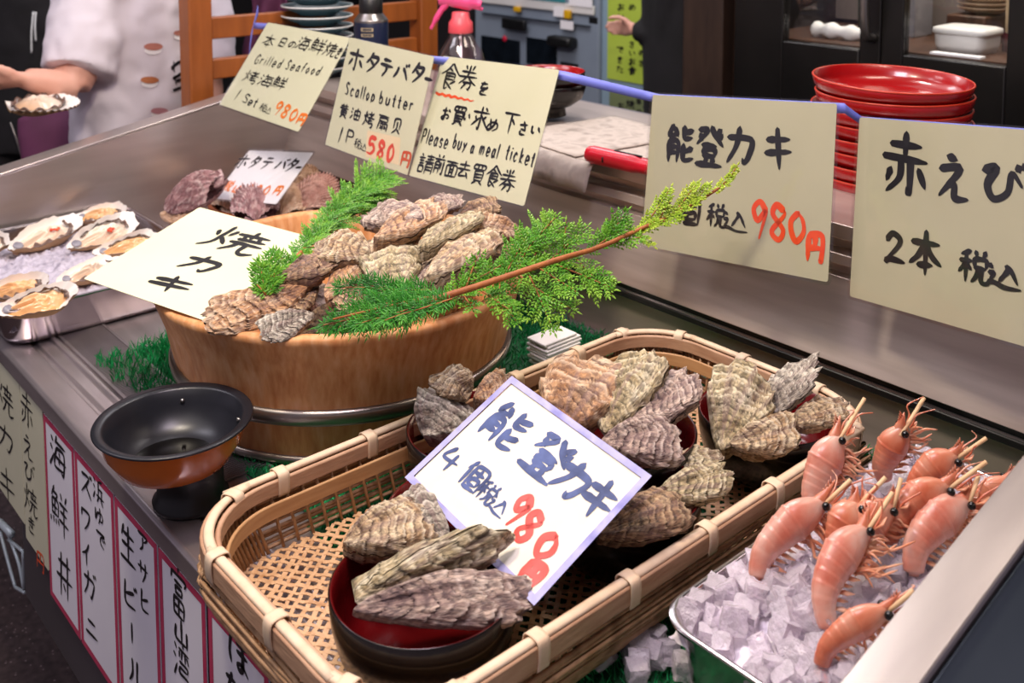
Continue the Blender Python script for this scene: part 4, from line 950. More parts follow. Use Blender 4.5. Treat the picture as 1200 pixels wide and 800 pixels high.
# ------------------------------------------------------------------ half shell oysters on ice, left tray
b = MB(); rI = random.Random(8)
def icebed(cx, cy, hx, hy, z, amp, hump):
    b = MB(); nx, ny = 80, 80
    def fn(u, v):
        x, y = (u*2-1), (v*2-1); e = (1-abs(x)**6)*(1-abs(y)**6)
        return (cx+x*hx, cy+y*hy, z-.012*(1-e)+hump*e*(1-.5*x*x-.5*y*y)+amp*fbm(x*9, y*9, 3)+amp*.8*n3(x*22, y*22, 1))
    b.grid(fn, nx, ny); return b
ib = icebed(-1.775, .568, .194, .154, .040, .007, .008).build('crushed_ice', 'ice_dimmed'); tag(ib, 'bed of crushed ice in the left steel tray', 'ice', kind='stuff')
def half_shell(p0, z0, p1, z1, wpx, seed, fl, label, garnish=False, tilt=0, tow=.5, group='half shell oysters on ice'):
    A = atz(*p0, z0); B = atz(*p1, z1); ax = (B-A); L = ax.length; ax.normalize(); mid = (A+B)/2
    vw = (Vector(CAM)-mid).normalized(); up = Vector((0, 0, 1))*(1-tow)+vw*tow; yv = up.cross(ax).normalized(); nz = ax.cross(yv).normalized()
    R_ = Matrix.Rotation(math.radians(tilt), 3, ax); yv = R_ @ yv; nz = R_ @ nz; W = wpx*depth(mid)/F
    r = thing('half_shell_oyster', label, 'oyster', A, group); r.matrix_world = Matrix(((ax.x, yv.x, nz.x, A.x), (ax.y, yv.y, nz.y, A.y), (ax.z, yv.z, nz.z, A.z), (0, 0, 0, 1))); r['_o'] = (0., 0., 0.)
    S = seed*7.3; ns, nf = 22, 56
    def O(th):
        c, s = math.cos(th), math.sin(th); x = .5+.5*c; y = .5*s*(.5+.5*min(1, x*1.3)**.8); k = 1+.09*n3(c*1.5, s*1.5, S)+.04*n3(c*5, s*5, S); return x*k, y*k
    D = .30*W
    def surf(inner):
        b = MB(); 
        def fn(u, v):
            s = u; th = -math.pi+2*math.pi*v; x, y = O(th); rim = .10*W*n3(math.cos(th)*2.5, math.sin(th)*2.5, S+4)*s**4+.02*W*math.sin(th*23)*s**8
            if inner: z = -D*(1-s**3)*(.5+.5*math.sin(math.pi*min(1, .15+.8*x*s)))+rim+.0006
            else: z = -(D+.06*W)*(1-s**4)*(.55+.5*math.sin(math.pi*min(1, .15+.8*x*s)))+rim-.0012-.05*W*(math.floor(s*6+n3(x*3*s, y*5*s, S))/6-s)
            return ((x-.5)*s*L+.5*L, y*s*W, z)
        b.grid(fn, ns, nf); return b
    surf(False).build('shell', 'shell_out', r); surf(True).build('shell_lining', 'shell_in', r)
    b = MB()
    def fl_(u, v):
        s = u; th = -math.pi+2*math.pi*v; x, y = O(th); k = .80
        z = -D*.62+D*.85*(1-s**2.5)*(.7+.6*fbm(x*s*3+S, y*s*4, 1))+D*.18*fbm(x*s*9, y*s*12, S)
        return ((x-.5)*s*L*k+.47*L, y*s*W*k, z)
    b.grid(fl_, 18, 48); b.build('flesh', fl, r)
    b = MB()
    def mt(u, v):
        th = -2.2+2.6*u if seed % 2 else -.3+2.5*u; x, y = O(th); s = .80-.11*v; z = -D*.30+D*.34*math.sin(u*34+S)*v*.5+D*.22*v+D*.2*n3(u*9, v*3, S)
        return ((x-.5)*s*L+.48*L, y*s*W, z)
    b.grid(mt, 60, 5); m_ = b.build('mantle_frill', 'mantle', r); sm = m_.modifiers.new('thick', 'SOLIDIFY'); sm.thickness = .0012
    b = MB(); c = Vector((.16*L, .06*W, -D*.25)); b.grid(lambda u, v: (c.x+.06*L*math.sin(math.pi*u)*math.cos(2*math.pi*v), c.y+.13*W*math.sin(math.pi*u)*math.sin(2*math.pi*v), c.z+.16*D*math.cos(math.pi*u)), 8, 14); b.build('muscle', 'muscle', r)
    if garnish:
        b = MB(); c = Vector((.60*L, -.08*W, .10*D))
        for q in range(5):
            d = Vector((rI.uniform(-.05, .05)*L, rI.uniform(-.05, .05)*W, rI.uniform(0, .1)*D)); b.grid(lambda u, v: (c.x+d.x+.003*math.sin(math.pi*u)*math.cos(6.283*v), c.y+d.y+.003*math.sin(math.pi*u)*math.sin(6.283*v), c.z+d.z+.0025*math.cos(math.pi*u)), 6, 8)
        b.build('roe', 'spot_orange', r)
    return r
half_shell((10, 292), .066, (92, 254), .080, 48, 1, 'flesh', 'half shell oyster with red roe, largest at the back left of the tray', True, -8)
half_shell((78, 290), .064, (160, 254), .080, 44, 2, 'flesh', 'half shell oyster with an orange dot of roe in the tray middle', True, -6)
half_shell((84, 254), .070, (148, 244), .086, 34, 3, 'flesh_orange', 'half shell oyster farthest back in the tray against the steel wall', False, 0, .35)
half_shell((108, 297), .066, (190, 274), .078, 34, 4, 'flesh_orange', 'orange half shell oyster just left of the cream sign', False, 0, .4)
half_shell((66, 330), .064, (146, 300), .074, 42, 5, 'flesh', 'half shell oyster partly under the left corner of the cream sign', False, -5, .4)
half_shell((-8, 366), .066, (92, 338), .082, 48, 6, 'flesh_orange', 'half shell oyster at the front lip of the left tray', False, -8)
half_shell((-26, 344), .066, (56, 328), .086, 42, 7, 'flesh_orange', 'half shell oyster behind the one at the front lip of the tray', False, -5)
half_shell((-50, 292), .066, (14, 280), .076, 34, 8, 'flesh', 'half shell oyster cut by the left edge of the photo', False, -5)

# ------------------------------------------------------------------ scallops
def scallop_mesh(seed, ribs=21, flat=.22):
    S = seed*5.1; b = MB()
    for valve in (1, -1):
        def fn(u, v):
            s = u; a = (v*2-1)*1.42; R = 1.0*(1-.10*(abs(a)/1.42)**3)*(1+.02*math.cos(a*ribs*2)); rr_ = s*R*(math.cos(a*.5)**.25)
            y = math.sin(a*.92)*rr_*.60; x = math.cos(a*.80)*rr_
            z = flat*(1-s**3.2)*(.35+.9*math.sin(math.pi*min(1, .1+.75*s)))*(1-.55*abs(a/1.42)**3)+.050*s**.7*(math.cos(a*ribs*2)*.5)*(1-abs(v*2-1)**8)+.02*fbm(x*6, y*6, S)
            z += .012*math.sin(s*34+n3(a*2, s, S)*2)
            return (x, y, valve*z+(.012*math.cos(a*ribs*2)*s**6)+.0)
        b.grid(fn, 34, 130, (.5, .5, .5))
    for sy in (-1, 1): b.add([(0, 0, .02), (.02, sy*.24, .02), (.17, sy*.21, .03), (.14, 0, .04), (0, 0, -.02), (.02, sy*.24, -.02), (.17, sy*.21, -.03), (.14, 0, -.04)], [(0, 1, 2, 3), (4, 7, 6, 5), (0, 4, 5, 1), (1, 5, 6, 2)], (.5, .5, .5))
    return b.mesh('scallop_shell')
SM = [scallop_mesh(1), scallop_mesh(2, 19, .30), scallop_mesh(3, 23, .2)]
def scallop(p0, z0, p1, z1, wpx, var, mat, label, tilt=0, tow=.5, T=1.0, group='scallops in and around the reddish tub'):
    A = atz(*p0, z0); B = atz(*p1, z1); ax = (B-A); L = ax.length; ax.normalize(); mid = (A+B)/2
    vw = (Vector(CAM)-mid).normalized(); up = Vector((0, 0, 1))*(1-tow)+vw*tow; yv = up.cross(ax).normalized(); nz = ax.cross(yv).normalized()
    R_ = Matrix.Rotation(math.radians(tilt), 3, ax); yv = R_ @ yv; nz = R_ @ nz; W = wpx*depth(mid)/F/1.15
    me = SM[var].copy(); me.materials.append(M[mat]); o = bpy.data.objects.new('scallop', me); sc.collection.objects.link(o)
    k = (L+W)/2*T; o.matrix_world = Matrix(((ax.x*L, yv.x*W, nz.x*k, A.x), (ax.y*L, yv.y*W, nz.y*k, A.y), (ax.z*L, yv.z*W, nz.z*k, A.z), (0, 0, 0, 1))); tag(o, label, 'scallop', group); return o
scallop((262, 206), .155, (194, 244), .095, 56, 1, 'scallop_mauve', 'crusty mauve scallop leaning at the left, against the steel wall', 10, .55, 1.0)
scallop((300, 264), .085, (298, 214), .125, 66, 0, 'scallop_mauve', 'mauve speckled scallop in front of the white card', 0, .6)
scallop((330, 256), .080, (350, 214), .115, 50, 2, 'scallop_tan', 'pale ribbed scallop right of the speckled one', 0, .6)
scallop((352, 246), .082, (390, 206), .130, 58, 2, 'scallop_pink', 'pinkish ribbed scallop at the right of the reddish tub', 0, .6)
scallop((346, 232), .085, (368, 194), .145, 44, 0, 'scallop_tan', 'tan scallop at the back behind the white card', 0, .6)
scallop((270, 250), .070, (248, 214), .09, 40, 2, 'scallop_tan', 'tan scallop under the left mauve one', 0, .5)
scallop((236, 262), .075, (190, 250), .078, 30, 0, 'scallop_tan', 'pale scallop lying low beside the tray corner', 0, .3)

# ------------------------------------------------------------------ ice cubes
def cube_mesh(seed):
    S = seed*3.3; b = MB(); n = 5
    for ax in range(3):
        for sgn in (-1, 1):
            def fn(u, v):
                p = [0, 0, 0]; p[ax] = sgn; p[(ax+1) % 3] = u*2-1; p[(ax+2) % 3] = (v*2-1)*sgn
                v3 = Vector(p); q = v3.lerp(v3.normalized()*1.25, .22); q *= 1+.22*n3(q.x*1.1+S, q.y*1.1, q.z*1.1); q.z *= .85+.2*((seed*37) % 10)/10
                return tuple(q)
            b.grid(fn, n, n)
    me = b.mesh('ice_cube'); me.materials.append(M['ice']); return me
CM = [cube_mesh(i) for i in range(5)]
ri = random.Random(77)
TXc, TYc = -.419, .828
def ice_h(x, y):
    u, v = (x-TXc)/.095, (y-TYc)/.2; e = (1-min(1, abs(u))**6)*(1-min(1, abs(v))**6)
    return .060+.026*e*(1-.3*u*u-.3*v*v)
b = MB()
b.grid(lambda u, v: (TXc+(u*2-1)*.095, TYc+(v*2-1)*.200, ice_h(TXc+(u*2-1)*.095, TYc+(v*2-1)*.2)-.008+.004*fbm(u*20, v*40, 2)), 60, 110)
tag(b.build('crushed_ice', 'ice_bed'), 'bed of crushed ice under the shrimp in the right tray', 'ice', kind='stuff')
def cube_at(x, y, z, s, label, group):
    o = bpy.data.objects.new('ice_cube', ri.choice(CM)); sc.collection.objects.link(o); o.location = (x, y, z); o.scale = (s*ri.uniform(.85, 1.2),)*3
    o.rotation_euler = (ri.uniform(0, 6), ri.uniform(0, 6), ri.uniform(0, 6)); tag(o, label, 'ice cube', group); return o
placed = []
tries = 0
while len(placed) < 270 and tries < 16000:
    tries += 1; x = TXc+ri.uniform(-.093, .093); y = TYc+ri.uniform(-.198, .198)
    if any((x-a)**2+(y-c)**2 < .0102**2 for a, c in placed): continue
    placed.append((x, y)); cube_at(x, y, ice_h(x, y)+ri.uniform(-.003, .007), .0090, 'clear ice cube in the heap under and around the shrimp', 'ice cubes in the shrimp tray')
for (px, py) in ((705, 768), (745, 756), (768, 748), (749, 776), (768, 770), (782, 766), (800, 782), (746, 790), (830, 796)):
    p = atz(px, py, .014); cube_at(p.x, p.y, .0155, .0098, 'loose ice cube on the green turf before the shrimp tray', 'loose ice cubes on the turf')

# ------------------------------------------------------------------ shrimp
rsn = random.Random(31)
RV = Vector((_r[0], _r[1], 0))
def shrimp(eye, ze, tail, zt, wpx, skew, mat, label, bend=.10, vent=1.0, legs=8, seed=0, tailfan=False, sk=.07):
    E = atz(*eye, ze); Tp = atz(*tail, zt); ax = (Tp-E); L = ax.length; d = ax.normalized()
    ven = (RV*vent+Vector((0, 0, -.55))); ven = (ven-d*ven.dot(d)).normalized(); dor = -ven; sd_ = d.cross(ven).normalized()
    R = wpx*1.0*depth((E+Tp)/2)/F/2
    r = thing('shrimp', label, 'shrimp', tuple(E), 'shrimp on ice')
    def spine(t): return E+d*(L*t)+dor*(bend*L*math.sin(math.pi*min(1, t*.95)))*1.0+ven*(max(0, t-.72)**2*L*1.6)
    b = MB(); n = 18; K = 72; vs = []
    for i in range(K+1):
        t = i/K; p = spine(t); q = spine(min(1, t+.01))-spine(max(0, t-.01)); q.normalize(); bb = q.cross(ven).normalized(); aa = bb.cross(q)
        if t < .40: rad = R*(.26+.74*math.sin(math.pi/2*min(1, t/.36))**.9)
        else: rad = R*(1.0-.50*((t-.40)/.60)**1.2)
        if t >= .40: k = (t-.40)/.60*6; fr = k-math.floor(k); rad *= 1.0+.045*(1-fr)-.03
        elif t > .37: rad *= 1.05
        if t > .985: rad *= .5
        for j in range(n):
            th = 2*math.pi*j/n; c, s = math.cos(th), math.sin(th); ee = 1.12 if s < 0 else 1.0
            vs.append(p+bb*(c*rad*.80)+aa*(s*rad*ee))
    fs = [(i*n+j, i*n+(j+1) % n, (i+1)*n+(j+1) % n, (i+1)*n+j) for i in range(K) for j in range(n)]+[tuple(range(n-1, -1, -1)), tuple(K*n+j for j in range(n))]
    b.add(vs, fs); b.build('body', mat, r)
    # rostrum: saw-edged spike
    b = MB(); u = (-d+dor*.22).normalized(); c0 = E+dor*R*.25
    b.tube([c0+d*R*1.2, c0, c0+u*L*.10, c0+u*L*.24], [R*.28, R*.24, R*.13, R*.02], 6, flat=1.7, up=dor)
    for k in range(5): q = c0+u*(L*.22*k/5); b.tube([q+dor*R*.12, q+dor*R*.34+u*R*.25], [R*.08, .0002], 4)
    b.build('rostrum', 'shrimp_red', r)
    for s in (-1, 1):
        b = MB(); c = E+sd_*s*R*.62+dor*R*.08+d*R*.2; er = .0036
        b.grid(lambda a, v: tuple(c+Vector((math.sin(math.pi*a)*math.cos(6.2832*v), math.sin(math.pi*a)*math.sin(6.2832*v), math.cos(math.pi*a)))*er), 8, 12)
        b.build('eye', 'eye', r)
    if skew:
        b = MB(); a0 = Vector(E)-dor*0+(-d)*.002; dirp = atz(*skew, ze+.022); dv = (dirp-E); b.tube([E+sd_*R*.2-dv*.25, dirp], [.0019, .0019], 8); b.build('skewer', 'skewer', r)['label'] = 'pale wooden skewer'
    for k in range(legs):
        t = .10+.34*k/legs+rsn.uniform(-.01, .01); p = spine(t)+ven*R*.75; s = 1 if k % 2 else -1
        l1 = L*rsn.uniform(.16, .28); v1 = (ven*1.0+sd_*s*.35+d*rsn.uniform(-.8, .5)).normalized(); v2 = (ven*.35+d*rsn.uniform(-1.2, .2)+RV*.4+Vector((0, 0, rsn.uniform(-.4, .5)))).normalized()
        b = MB(); q = p+v1*l1; e = q+v2*l1*rsn.uniform(.6, 1.1); b.tube(crom([p, p.lerp(q, .6), q, e], 3), [R*.12]*4+[R*.10]*3+[R*.07]*2+[R*.03], 5); b.build('leg', 'shrimp_leg', r)
    for k in range(6): # swimmerets
        t = .46+.07*k; p = spine(t)+ven*R*.7; b = MB(); q = p+(ven*.8-d*.5+sd_*(.25 if k % 2 else -.25)).normalized()*R*.95; b.tube([p, p.lerp(q, .5), q], [R*.14, R*.24, R*.05], 5, flat=.4); b.build('swimmeret', 'shrimp_leg', r)
    for k in range(13):
        b = MB(); p = E+d*R*(.1+.2*k)+ven*R*.5; q = p+(ven*rsn.uniform(.5, 1.1)-d*rsn.uniform(-.3, .9)+sd_*rsn.uniform(-.6, .6)).normalized()*L*rsn.uniform(.12, .28); b.tube(crom([p, p.lerp(q, .5)+Vector((0, 0, .003)), q], 3), [.0012]*4+[.0008]*2+[.0004], 5); b.build('feeler', 'shrimp_leg', r)
    for s in (-1, 1):
        b = MB(); p = E-d*R*.2+sd_*s*R*.3+ven*R*.2; u1 = (-d*.9+sd_*s*.25+Vector((0, 0, .2))).normalized()
        pts = [p, p+u1*L*.14, p+u1*L*.30+RV*L*rsn.uniform(-.08, .14), p+u1*L*rsn.uniform(.36, .5)+RV*L*rsn.uniform(-.2, .3)+Vector((0, 0, -L*.06))]; b.tube(crom(pts, 5), [.0011]*6+[.0008]*6+[.0005]*4, 5); b.build('antenna', 'shrimp_red', r)
        b = MB(); q = p+(u1+ven*.3).normalized()*L*.17; b.tube([p, p.lerp(q, .5)+ven*R*.1, q], [R*.12, R*.28, R*.05], 6, flat=.35, up=dor); b.build('antenna_scale', 'shrimp_leg', r)
    if tailfan:
        for k in range(4):
            p = spine(.98); q = p+(ven*.9+d*.4+sd_*(k-1.5)*.35).normalized()*R*1.6; b = MB(); b.tube([p, p.lerp(q, .6), q], [R*.15, R*.36, R*.1], 6, flat=.3, up=d); b.build('tail_fan', 'shrimp_tail', r)
    return r
for a, kw in [
 (((1184, 562), .150, (1140, 612), .112, 30, None, 'shrimp_red', 'orange shrimp head at the far right, half behind the steel end panel'), dict()),
 (((1060, 500), .160, (1030, 560), .105, 34, (1083, 466), 'shrimp_red', 'shrimp standing upright at the back of the ice, near the steel wall'), dict(bend=.03)),
 (((1122, 534), .150, (1068, 582), .110, 38, (1156, 513), 'shrimp_red', 'shrimp behind the leggy ones at the back right of the tray'), dict()),
 (((1112, 570), .150, (1036, 628), .112, 40, (1156, 541), 'shrimp_red', 'reddish shrimp reaching right across the middle of the pile'), dict()),
 (((1134, 588), .140, (1064, 664), .100, 44, (1147, 557), 'shrimp', 'shrimp with many pale legs at the right of the pile'), dict(legs=12, vent=.9)),
 (((1046, 592), .140, (994, 652), .100, 42, (1056, 560), 'shrimp_red', 'dark red shrimp in the shadow at the centre of the pile'), dict()),
 (((984, 511), .150, (948, 598), .092, 40, (1013, 467), 'shrimp', 'shrimp leaning on the basket rim, farthest left at the back'), dict(bend=.04)),
 (((1007, 589), .140, (984, 660), .095, 44, (1038, 559), 'shrimp_red', 'dark pink shrimp just right of the leftmost one'), dict()),
 (((966, 589), .135, (880, 668), .092, 40, (997, 562), 'shrimp', 'pink shrimp nearest the basket with its tail curled in the ice'), dict(tailfan=True, bend=.06)),
 (((1016, 620), .140, (962, 730), .092, 42, (1046, 577), 'shrimp', 'long pink shrimp in front, curving down to the left'), dict(bend=.12, tailfan=True, legs=10)),
 (((1041, 714), .125, (956, 772), .090, 34, (1070, 692), 'shrimp_red', 'orange shrimp lowest in the photo beside the steel end panel'), dict(tailfan=True, bend=.06)),
]: shrimp(*a, **kw)

# ------------------------------------------------------------------ evergreen branches
rg = random.Random(9)
def needle(mb, p, d, n, l, w_, tint):
    s = d.cross(n).normalized(); m = p+d*l*.45; mb.add([p, m+s*w_, m+n*w_*.6, m-s*w_, m-n*w_*.6, p+d*l], [(0, 1, 2), (0, 2, 3), (0, 3, 4), (0, 4, 1), (5, 2, 1), (5, 3, 2), (5, 4, 3), (5, 1, 4)], (tint, 0, 0))
def spray(mb, p, d, n, L, tint, dens=.0058, ang=46, wl=.34, nl=.0062, nw=.0013, droop=.25, stems=None):
    d = d.normalized(); n = (n-d*n.dot(d)).normalized(); s = d.cross(n).normalized(); k = max(4, int(L/dens)); path = []
    q = p.copy(); dd = d.copy(); st = L/k
    for i in range(k):
        path.append(q.copy()); t = i/k
        prof = math.sin(math.pi*min(1, .16+t*.86))**.8
        for sg in (-1, 1):
            if rg.random() < .16: continue
            tl = L*wl*prof*rg.uniform(.55, 1.2)+.003; a = math.radians(ang+rg.uniform(-9, 9)); td = (dd*math.cos(a)+s*sg*math.sin(a)+n*rg.uniform(-.5, .6)).normalized(); tn = (n+s*rg.uniform(-.3, .3)).normalized(); m = max(2, int(tl/.0036)); r0 = q.copy()
            for j in range(m):
                f = j/m; tt = min(1, max(0, tint+rg.uniform(-.22, .22)+.25*f*t)); ts = td.cross(tn).normalized()
                for s2 in (-1, 1):
                    b2 = math.radians(40+rg.uniform(-12, 12)); nd = (td*math.cos(b2)+ts*s2*math.sin(b2)+tn*rg.uniform(-.15, .3)).normalized(); needle(mb, r0, nd, tn, nl*(1.1-.5*f), nw, tt)
                r0 = r0+td*(tl/m)+Vector((0, 0, -droop*tl/m*f*.6))
            needle(mb, r0-td*.002, td, tn, nl, nw, min(1, tint+.3))
        dd = (dd+Vector((0, 0, -droop*.03))+s*rg.uniform(-.04, .04)).normalized(); q = q+dd*st
    needle(mb, q, dd, n, nl*1.3, nw, min(1, tint+.3)); path.append(q)
    if stems is not None and len(path) > 2: stems.tube(path[::2] if len(path) > 4 else path, [.0011*(1-i/len(path[::2])*.6) for i in range(len(path[::2] if len(path) > 4 else path))], 5)
UP = Vector((0, 0, 1)); TOC = (Vector(CAM)-Vector((-1, .7, .2))).normalized()
def pts3(l): return [atd(x, y, d) for x, y, d in l]
# long branch to the right
brn = thing('cypress_branch', 'long bright cypress branch with red stem reaching right from the tub', 'branch', tuple(atd(497, 356, 1.13)))
stem = crom(pts3([(492, 356, 1.10), (560, 335, 1.11), (654, 304, 1.145), (701, 290, 1.18), (744, 271, 1.205), (800, 246, 1.225), (840, 222, 1.225), (862, 204, 1.225)]), 8)
k = len(stem); b = MB(); b.tube(stem, [.0042-.0030*(i/(k-1)) for i in range(k)], 8); b.build('stem', 'bark', brn)
A = MB(); Lm = MB(); tw = MB()
def S(x0, y0, d0, x1, y1, d1, tint, mb=None, **kw):
    p = atd(x0, y0, d0); q = atd(x1, y1, d1); spray(mb or A, p, q-p, kw.pop('n', (TOC+UP*.5)), (q-p).length, tint, stems=tw, **kw)
for a in [(520, 350, 1.13, 590, 300, 1.16, .35), (540, 340, 1.135, 556, 366, 1.10, .45), (520, 345, 1.12, 500, 366, 1.09, .3), (560, 336, 1.14, 640, 292, 1.18, .4), (575, 330, 1.14, 610, 378, 1.10, .55), (590, 326, 1.14, 622, 268, 1.19, .45),
          (606, 322, 1.15, 672, 368, 1.12, .6), (620, 316, 1.16, 645, 252, 1.20, .55), (640, 310, 1.165, 690, 264, 1.20, .5), (646, 308, 1.17, 722, 332, 1.15, .6), (618, 318, 1.15, 650, 388, 1.11, .65), (662, 302, 1.18, 660, 260, 1.19, .5), (690, 294, 1.195, 738, 262, 1.21, .35), (672, 300, 1.185, 716, 344, 1.15, .6), (545, 340, 1.13, 560, 300, 1.15, .3), (586, 328, 1.14, 584, 358, 1.11, .5),
          (600, 322, 1.15, 648, 246, 1.20, .5), (632, 314, 1.16, 680, 342, 1.12, .55), (560, 338, 1.13, 600, 364, 1.10, .45)]: S(*a)
for a in [(705, 290, 1.20, 735, 246, 1.21, .35), (716, 285, 1.205, 754, 276, 1.20, .7)]: S(*a, dens=.0036, wl=.3)
for a in [(744, 272, 1.215, 766, 288, 1.205, .7), (752, 268, 1.215, 790, 222, 1.22, .6), (770, 261, 1.22, 786, 236, 1.22, .6), (776, 256, 1.22, 822, 232, 1.222, .55), (790, 250, 1.222, 820, 214, 1.225, .65), (810, 240, 1.225, 832, 216, 1.225, .7), (856, 208, 1.225, 864, 194, 1.22, .9), (760, 265, 1.217, 800, 254, 1.215, .6), (742, 274, 1.213, 772, 258, 1.21, .6), (838, 224, 1.225, 858, 206, 1.223, .8)]: S(*a, mb=Lm, dens=.0036, wl=.15, nl=.0052)
A.build('foliage', 'needle', brn, smooth=False); Lm.build('tip_foliage', 'needle_lime', brn, smooth=False)['label'] = 'yellow green tip sprays'; tw.build('twigs', 'bark', brn)
# dark fir sprays lying at the front of the tub
fr_ = thing('fir_branch', 'dark green fir sprays lying on the front inside edge of the tub', 'branch', tuple(atd(430, 370, 1.10)))
A = MB(); tw = MB()
for a in [(500, 352, 1.10, 374, 384, 1.075, .35), (496, 340, 1.115, 390, 346, 1.12, .2), (490, 346, 1.105, 378, 366, 1.09, .25), (516, 350, 1.10, 412, 382, 1.065, .4), (530, 350, 1.095, 448, 374, 1.065, .45), (470, 344, 1.115, 424, 332, 1.13, .15), (520, 346, 1.11, 464, 354, 1.09, .3), (505, 340, 1.12, 452, 340, 1.12, .2)]:
    S(*a, dens=.0032, ang=58, wl=.17, nl=.0105, nw=.00075, droop=.1)
A.build('foliage', 'needle_dark', fr_, smooth=False); b = MB(); b.tube(pts3([(505, 348, 1.10), (440, 362, 1.088), (390, 374, 1.075)]), [.002, .0015, .001], 6); tw.v and b.add(tw.v, tw.f); b.build('twigs', 'bark', fr_)
# branch at the back left of the tub
bl_ = thing('cypress_branch', 'green cypress branch climbing behind the left side of the oyster heap', 'branch', tuple(atd(330, 322, 1.26)))
A = MB(); tw = MB(); stem = crom(pts3([(322, 334, 1.22), (352, 296, 1.29), (384, 268, 1.37), (404, 240, 1.44), (436, 214, 1.50)]), 6)
for a in [(340, 312, 1.26, 322, 294, 1.26, .3), (346, 302, 1.28, 372, 268, 1.34, .35), (360, 288, 1.31, 384, 258, 1.37, .35), (372, 278, 1.33, 394, 236, 1.41, .4), (385, 266, 1.37, 416, 218, 1.45, .45), (396, 250, 1.41, 462, 190, 1.52, .5), (402, 242, 1.43, 440, 200, 1.50, .5), (400, 246, 1.42, 456, 222, 1.48, .4), (384, 268, 1.37, 430, 240, 1.45, .3), (408, 236, 1.45, 448, 236, 1.48, .25), (376, 274, 1.34, 402, 262, 1.38, .3), (330, 324, 1.24, 348, 300, 1.27, .35), (352, 296, 1.29, 366, 300, 1.29, .3), (414, 230, 1.46, 462, 206, 1.51, .5)]: S(*a, dens=.004, wl=.34, nl=.0075)
A.build('foliage', 'needle', bl_, smooth=False); b = MB(); b.tube(stem, .0026, 7); b.build('stem', 'bark', bl_); tw.build('twigs', 'bark', bl_)
up_ = thing('cypress_sprig', 'small upright sprig standing on the right edge of the cream sign', 'sprig', tuple(atd(316, 342, 1.20)))
A = MB(); tw = MB()
for a in [(314, 346, 1.19, 317, 294, 1.225, .45), (312, 344, 1.19, 302, 306, 1.21, .4), (316, 344, 1.19, 326, 316, 1.21, .4), (312, 346, 1.188, 298, 330, 1.19, .35)]: S(*a, dens=.0036, wl=.34, nl=.0085)
A.build('foliage', 'needle', up_, smooth=False); tw.build('twigs', 'bark', up_)

# ------------------------------------------------------------------ signs
def edges(c): # unit px directions of a sign from its corner pixels TL,TR,BR,BL
    ax = Vector((c[1][0]+c[2][0]-c[0][0]-c[3][0], c[1][1]+c[2][1]-c[0][1]-c[3][1])).normalized(); ay = Vector((c[3][0]+c[2][0]-c[0][0]-c[1][0], c[3][1]+c[2][1]-c[0][1]-c[1][1])).normalized(); return (ax.x, ax.y), (ay.x, ay.y)
# grilled seafood
g1 = pose(1.9, 330.55, 85.37, -.6096, -.0292, -.0037, .3245, .1921); ax, ay = edges([(319, 28), (409, 40), (354, 160), (251, 120)])
r = price_sign(g1, 'price_sign', 'pale yellow grilled seafood sign tilted back in front of the plates', 'paper', .318, .186)
CR = (250, 20, 5.33); b = MB()
text(b, g1, CR, [('本', 350, 150, 85, 105), ('日', 435, 160, 60, 70), ('の', 495, 172, 55, 60), ('海', 570, 165, 85, 110), ('鮮', 655, 185, 88, 120), ('焼', 735, 205, 80, 115), ('き', 788, 225, 45, 90)], ax, ay, .0032)
text(b, g1, CR, line('Grilled Seafood', (262, 262), (680, 340), 27, 80), ax, ay, .0030)
text(b, g1, CR, [('烤', 240, 375, 95), ('海', 335, 398, 95), ('鮮', 415, 415, 85, 100), ('1', 155, 485, 70, 85), ('S', 208, 510, 48, 75), ('e', 238, 528, 36, 70), ('t', 268, 536, 36, 78)], ax, ay, .0030)
text(b, g1, CR, [('税', 312, 565, 42, 60), ('込', 345, 582, 42, 50)], ax, ay, .0018); b.build('lettering', 'ink', r, smooth=False)
b = MB(); text(b, g1, CR, [('9', 408, 570, 68, 105), ('8', 455, 590, 66, 100), ('0', 505, 612, 60, 95), ('円', 552, 640, 58, 82)], ax, ay, .0052); b.build('price_lettering', 'ink_orange', r, smooth=False)
# scallop butter
g2 = pose(1.66, 442.2, 120.2, -.2658, .0472, .0391, .2300, .1899); c2 = [(407, 41), (517, 66), (480, 208), (382, 171)]; ax, ay = edges(c2)
r = price_sign(g2, 'price_sign', 'scallop butter sign hanging left of the meal ticket sign', 'paper', .226, .186)
CR = (380, 40, 4.707); b = MB()
text(b, g2, CR, [('ホ', 178, 140, 95, 140), ('タ', 268, 160, 85, 130), ('テ', 345, 185, 80, 120), ('バ', 425, 210, 95, 110), ('タ', 520, 215, 85, 130), ('ー', 577, 250, 50, 50)], ax, ay, .0062)
text(b, g2, CR, line('Scallop', (115, 297), (288, 343), 25, 85)+line('butter', (300, 345), (500, 394), 30, 85), ax, ay, .0034)
text(b, g2, CR, [('黄', 110, 425, 55, 85), ('油', 175, 440, 60, 75), ('烤', 248, 470, 65, 95), ('扇', 325, 490, 70, 95), ('贝', 402, 508, 62, 100), ('1', 92, 555, 55, 100), ('P', 143, 565, 60, 90)], ax, ay, .0036)
text(b, g2, CR, [('税', 185, 603, 38, 60), ('込', 218, 622, 38, 45)], ax, ay, .0018); b.build('lettering', 'ink', r, smooth=False)
b = MB(); q = [g2.px(380+x/4.707, 40+y/4.707) for x, y in ((240, 530), (422, 572), (412, 722), (228, 676))]; b.add([g2.P(u, v, .0005) for u, v in q], [(0, 1, 2, 3)]); b.build('price_patch', simple('peach_patch', ['#ecd6ac', '#f0dcb6'], .7), r, smooth=False)
